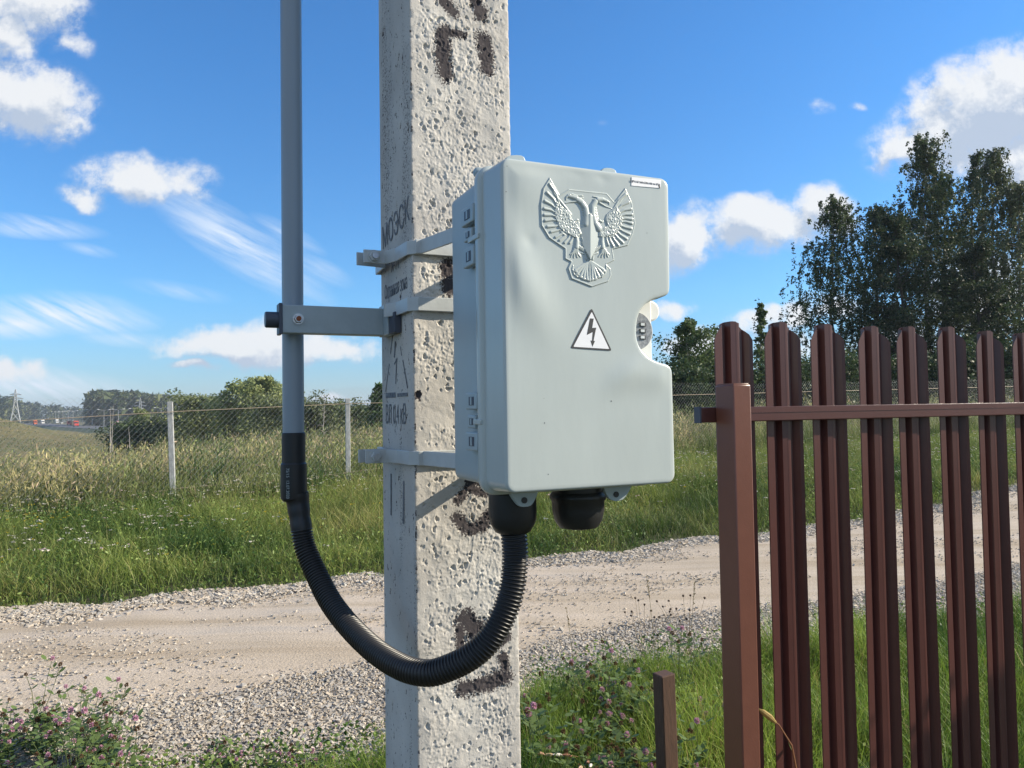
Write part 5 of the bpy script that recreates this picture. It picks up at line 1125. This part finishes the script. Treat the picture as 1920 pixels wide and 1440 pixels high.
def pylon(px, ytop, ybot, Y, lab):
    X = tx(px, Y); zt_ = at(px, ytop, Y).z; zb_ = at(px, ybot, Y).z; H = zt_-zb_; r = empty('pylon', (X, Y, zb_), .5, label=lab, cat='pylon'); b = MB(); w0 = H*.13; zs_ = [0, .3, .55, .72, .86, 1]; ws_ = [w0, w0*.6, w0*.33, w0*.24, w0*.2, .02]
    for sx, sy in ((1, 1), (1, -1), (-1, -1), (-1, 1)): b.tube([(sx*w_, sy*w_, H*z_) for z_, w_ in zip(zs_, ws_)], .16, 4)
    b.build('lattice_legs', M['pylon'], r); b = MB()
    for (za, wa), (zc_, wc) in zip(list(zip(zs_, ws_)), list(zip(zs_, ws_))[1:]):
        for s in (1, -1): b.tube([(-wa, s*wa, H*za), (wc, s*wc, H*zc_)], .09, 4); b.tube([(wa, s*wa, H*za), (-wc, s*wc, H*zc_)], .09, 4); b.tube([(s*wa, -wa, H*za), (s*wc, wc, H*zc_)], .09, 4)
    b.build('lattice_bracing', M['pylon'], r); b = MB()
    for z_, w_ in ((.72, .2), (.84, .15)): b.tube([(-H*w_, 0, H*z_), (H*w_, 0, H*z_)], .14, 4); b.tube([(-H*w_, 0, H*z_), (0, 0, H*(z_+.05)), (H*w_, 0, H*z_)], .09, 4)
    b.build('crossarm', M['pylon'], r)
pylon(29, 730, 792, 330, 'tall lattice pylon on the hill at the far left'); pylon(263, 746, 800, 440, 'grey lattice pylon standing in front of the forest')

# ------------------------------------------------------------------ clover plants in the foreground
def clover_proto(seed, H, nfl, bare=False):
    r = np.random.default_rng(seed); root = empty('clover_plant', (0, 0, 0)); TV, TQ, o = [], [], 0; LV = []; tips = []
    for s in range(nfl):
        an = r.uniform(0, 6.28); ln = H*r.uniform(.6, 1.0); q = np.linspace(0, 1, 5); sp = r.uniform(.1, .45)*H
        P = np.stack([np.cos(an)*sp*q**1.3, np.sin(an)*sp*q**1.3, ln*q], 1); P[1:-1, :2] += r.normal(0, .006, (3, 2)); V, Q = tube_np(P, .0016*(1-.4*q), 5); TV.append(V); TQ.append(Q+o); o += len(V); tips.append(P[-1])
        for k in range(6 if not bare else 4):
            t = r.uniform(.15, 1); c = np.array([np.interp(t, q, P[:, a]) for a in range(3)]); a0 = r.uniform(0, 6.28); c = c+np.array([math.cos(a0), math.sin(a0), .3])*r.uniform(.008, .03)
            for j in range(3):
                aa = a0+j*2.09; L_ = r.uniform(.020, .036); d = np.array([math.cos(aa), math.sin(aa), r.uniform(-.1, .6)]); e_ = np.array([-math.sin(aa), math.cos(aa), r.uniform(-.3, .3)]); g = r.uniform(.75, 1.2)
                LV.append((c, c+d*L_*.45+e_*L_*.26, c+d*L_*.85+e_*L_*.2, c+d*L_, c+d*L_*.85-e_*L_*.2, c+d*L_*.45-e_*L_*.26, g))
    cs_ = np.tile((.10, .14, .05), (o, 1)); mesh_np('stem', np.concatenate(TV), np.concatenate(TQ), M['leaf'], root, col=cs_)
    V = np.array([p for l_ in LV for p in l_[:6]]); g = np.repeat([l_[6] for l_ in LV], 6); mesh_np('leaves', V, np.arange(len(V)).reshape(-1, 6), M['leaf'], root, col=np.array((.13, .19, .06))[None]*g[:, None])
    for k, tp_ in enumerate(tips):
        if bare and k > 0: continue
        n = 90; th_ = np.arccos(1-1.75*r.random(n)); ph_ = r.uniform(0, 6.28, n); d = np.stack([np.sin(th_)*np.cos(ph_), np.sin(th_)*np.sin(ph_), np.cos(th_)], 1); R0 = r.uniform(.0075, .0115)
        brown = r.random() < .45; e_ = np.cross(d, r.normal(0, 1, (n, 3))); e_ /= np.linalg.norm(e_, axis=1)[:, None]
        a = d*R0*.25; V = np.stack([a, d*R0*.75+e_*R0*.16, d*R0*r.uniform(.95, 1.2, (n, 1)), d*R0*.75-e_*R0*.16], 1)*np.array([1, 1, 1.1])
        c0, c1 = (np.array((.20, .12, .07)), np.array((.10, .055, .03))) if brown else (np.array((.70, .44, .54)), np.array((.50, .22, .34)))
        cc = np.stack([c1*.8+0*d, (c0+c1)/2+0*d, c0+0*d, (c0+c1)/2+0*d], 1)*r.uniform(.8, 1.15, (n, 1, 1))
        fo2 = mesh_np('flower_head', V.reshape(-1, 3), np.arange(n)[:, None]*4+np.array([0, 1, 2, 3]), M['petal'], root, col=cc.reshape(-1, 3)); fo2.location = tp_
        if brown: fo2['label'] = 'withered brown flower head'
    return root
protos = [clover_proto(10, .26, 5), clover_proto(11, .20, 6), clover_proto(12, .34, 3, False), clover_proto(13, .16, 5), clover_proto(14, .42, 2, True)]
def ground_px(px, py, h=0):
    d = ray(px, py); t = (EYE-h)/-d.z; return d.x*t, d.y*t
used_ = set()
def put(pi, px, py, htop, rz, label, group, sc=1.0):
    """plant whose top shows at this photo point"""
    x, y = ground_px(px, py, htop); p = protos[pi]
    if pi in used_:
        o = p.copy(); COL.objects.link(o)
        for ch in list(p.children): c_ = ch.copy(); COL.objects.link(c_); c_.parent = o
    else: o = p; used_.add(pi)
    o.location = (x, y, float(terr(x, y))); o.rotation_euler = (0, 0, rz); o.scale = (sc,)*3
    tag(o, label, 'clover', group)
r = np.random.default_rng(77); LC = 'leafy red clover plant with pink and brown heads in the bottom left corner clump'
put(4, 205, 1275, .42, .3, 'tallest thin-stemmed pink clover standing out above the bottom left clump', None)
for k in range(40):
    px = r.uniform(-20, 235); py = r.uniform(1285+abs(px-110)*.3, 1450); put(int(r.integers(0, 4)), px, py, (.26, .2, .32, .16)[0], r.uniform(0, 6.28), LC, 'clover plants in the bottom left clump', r.uniform(.95, 1.35))
for k in range(18):
    px = r.uniform(240, 700); put(int(r.choice([1, 3])), px, r.uniform(1385, 1450), .17, r.uniform(0, 6.28), 'low pink clover plant along the bottom edge between left clump and pole', 'clover plants along the bottom edge', r.uniform(.8, 1.05))
for k in range(34):
    px = r.uniform(985, 1335); put(int(r.choice([0, 1, 2])), px, r.uniform(1225, 1400), .30, r.uniform(0, 6.28), 'pink clover plant in the grass between the concrete pole and the picket fence', 'clover plants right of the pole', r.uniform(1.15, 1.45))
# dry seed-head stalks on the gravel to the right of the pole
def seed_stalk(px, py, Y, lab, grp_, n=7, H=.42, seed=0, colr=(.09, .06, .04)):
    r = np.random.default_rng(seed); x = at(px, py, Y).x; root = empty('dry_seed_plant', (x, Y, float(terr(x, Y))), 0, label=lab, cat='dry plant', group=grp_); TV, TQ, o = [], [], 0; heads_ = []
    for k in range(n):
        q = np.linspace(0, 1, 4); a = r.uniform(0, 6.28); sp = r.uniform(.05, .22); h_ = H*r.uniform(.65, 1.05); P = np.stack([np.cos(a)*sp*q, np.sin(a)*sp*q, h_*q], 1); V, Q = tube_np(P, .0014*(1-.4*q), 4); TV.append(V); TQ.append(Q+o); o += len(V); heads_.append(P[-1])
    mesh_np('stem', np.concatenate(TV), np.concatenate(TQ), M['leaf'], root, col=np.tile((.16, .11, .06), (o, 1)))
    for p in heads_:
        b = MB(); bmesh.ops.create_icosphere(b.bm, subdivisions=1, radius=.0085); 
        for v in b.bm.verts: v.co *= r.uniform(.75, 1.2)
        h_ = b.build('seed_head', mat_seed, root); h_.location = p
mat_seed = mat('dry_seed', (.07, .045, .03), .9, var=.4, vscale=200)
seed_stalk(1205, 1150, 4.9, 'dry plant with small dark seed heads on the gravel, left of the two', None, 12, .36, 1); seed_stalk(1290, 1140, 5.0, 'dry plant with small dark seed heads close to the fence post, right of the two', None, 11, .38, 2)
def tall_grass(px, ytop, Y, lab, seed):
    r = np.random.default_rng(seed); p = at(px, ytop, Y); H = p.z; root = empty('grass_stalk', (p.x, Y, 0), 0, label=lab, cat='grass stalk'); q = np.linspace(0, 1, 7); P = np.stack([.04*q**2*(-1)**seed, 0*q, H*q], 1); V, Q = tube_np(P, .0016*(1-.5*q), 4)
    mesh_np('stem', V, Q, M['leaf'], root, col=np.tile((.17, .15, .07), (len(V), 1))); n = 40; t = r.uniform(.78, 1, n); c = np.stack([np.interp(t, q, P[:, a]) for a in range(3)], 1)+r.normal(0, .003, (n, 3)); V, Q, T, C = leaves(c[:, 0], c[:, 1], c[:, 2], r.uniform(.006, .014, n), np.tile((.20, .16, .08), (n, 1)), 3); mesh_np('seed_spike', V, Q, M['leaf'], root, col=C)
tall_grass(1075, 1140, 4.3, 'single tall grass stalk just right of the pole', 1); tall_grass(1290, 1090, 4.4, 'dark upright grass stalk near the fence post', 2); tall_grass(1225, 1080, 4.6, 'thin leaning grass stalk left of the upright one', 3)
# dry evening-primrose like stalk by the post and fallen blooms on the grass
r = np.random.default_rng(5); p = at(1422, 1330, 1.75); root = empty('dry_stalk', (p.x+.06, 1.75, 0), 0, label='ochre dry stalk with a pointed seed pod leaning against the fence post foot', cat='dry plant')
P = np.array([(.05, 0, .2), (.035, 0, p.z-.22), (.012, 0, p.z-.08), (-.015, 0, p.z-.035), (-.06, 0, p.z)]); V, Q = tube_np(P, np.array([.003, .0028, .0022, .002, .0015]), 6); mesh_np('stem', V, Q, M['leaf'], root, col=np.tile((.28, .13, .06), (len(V), 1)))
P = np.array([(-.022, 0, p.z-.03), (-.035, 0, p.z-.018), (-.05, 0, p.z-.006), (-.062, 0, p.z+.003)]); V, Q = tube_np(P, np.array([.003, .007, .006, .001]), 8); mesh_np('seed_pod', V, Q, M['leaf'], root, col=np.tile((.42, .30, .10), (len(V), 1)))
V, Q, T, C = leaves(np.array([.03, .035, .02]), np.zeros(3), np.array([p.z-.15, p.z-.2, p.z-.11]), np.array([.06, .05, .04]), np.tile((.13, .19, .06), (3, 1)), .5, .13); mesh_np('leaves', V, Q, M['leaf'], root, col=C)
for k, (px, py, lab) in enumerate([(1045, 1412, 'beige fallen flower buds lying on the grass right of the pole'), (1100, 1432, 'curled brown bud stalk lying lowest beside the beige buds')]):
    x, y = ground_px(px, py, .22); root = empty('fallen_buds', (x, y, .2), .4+k, label=lab, cat='flower buds'); r = np.random.default_rng(k+3)
    P = np.array([(-.05, 0, .02), (0, .01, .012), (.06, 0, 0), (.13, -.02, -.02)]); V, Q = tube_np(P, np.full(4, .0018), 5); mesh_np('stem', V, Q, M['leaf'], root, col=np.tile((.35, .22, .12), (len(V), 1)))
    for j in range(4):
        c = np.array([-.05+.035*j, r.normal(0, .01), .018-.004*j]); a = r.uniform(2.4, 3.9); q = np.linspace(0, 1, 5); L_ = .045; P = c+np.stack([np.cos(a)*q*L_, np.sin(a)*q*L_*.4, q*.01], 1); V, Q = tube_np(P, np.array([.003, .0065, .007, .005, .001]), 8)
        mesh_np('bud', V, Q, M['petal'], root, smooth=True, col=np.tile(((.50, .30, .22), (.62, .45, .30), (.75, .72, .66), (.45, .22, .16))[j], (len(V), 1)))

# ------------------------------------------------------------------ haze
hzm = bpy.data.materials.new('haze'); hzm.use_nodes = True; ht = hzm.node_tree; ht.nodes.clear(); ho = ht.nodes.new('ShaderNodeOutputMaterial'); pv = ht.nodes.new('ShaderNodeVolumePrincipled')
pv.inputs['Color'].default_value = (.80, .88, 1, 1); pv.inputs['Density'].default_value = .00025; pv.inputs['Anisotropy'].default_value = .2; ht.links.new(pv.outputs[0], ho.inputs['Volume'])
b = MB(); b.box((0, 2470, 24), (6100, 5260, 72)); b.build('haze', hzm, None, kind='stuff', label='faint bluish summer haze over the whole field', category='haze')

# small dirt specks on the door, where the photo shows them
for k, (px, py, q_) in enumerate([(950, 312, .0007), (948, 360, .0009), (1146, 752, .0011), (1021, 793, .0009), (1028, 889, .0008), (1020, 747, .0005), (1213, 437, .0007)]):
    p = loc(px, py, 0); b = MB(); b.lathe([(q_*.7, -.0002), (q_*.4, -.0003)], (0, 0, 0), 7, 'Y'); o = b.build('dirt_speck', M['ink'], box); wq = float(warp(np.array([p.x]), np.array([p.z]))[0]); o.location = (p.x, -wq, p.z)
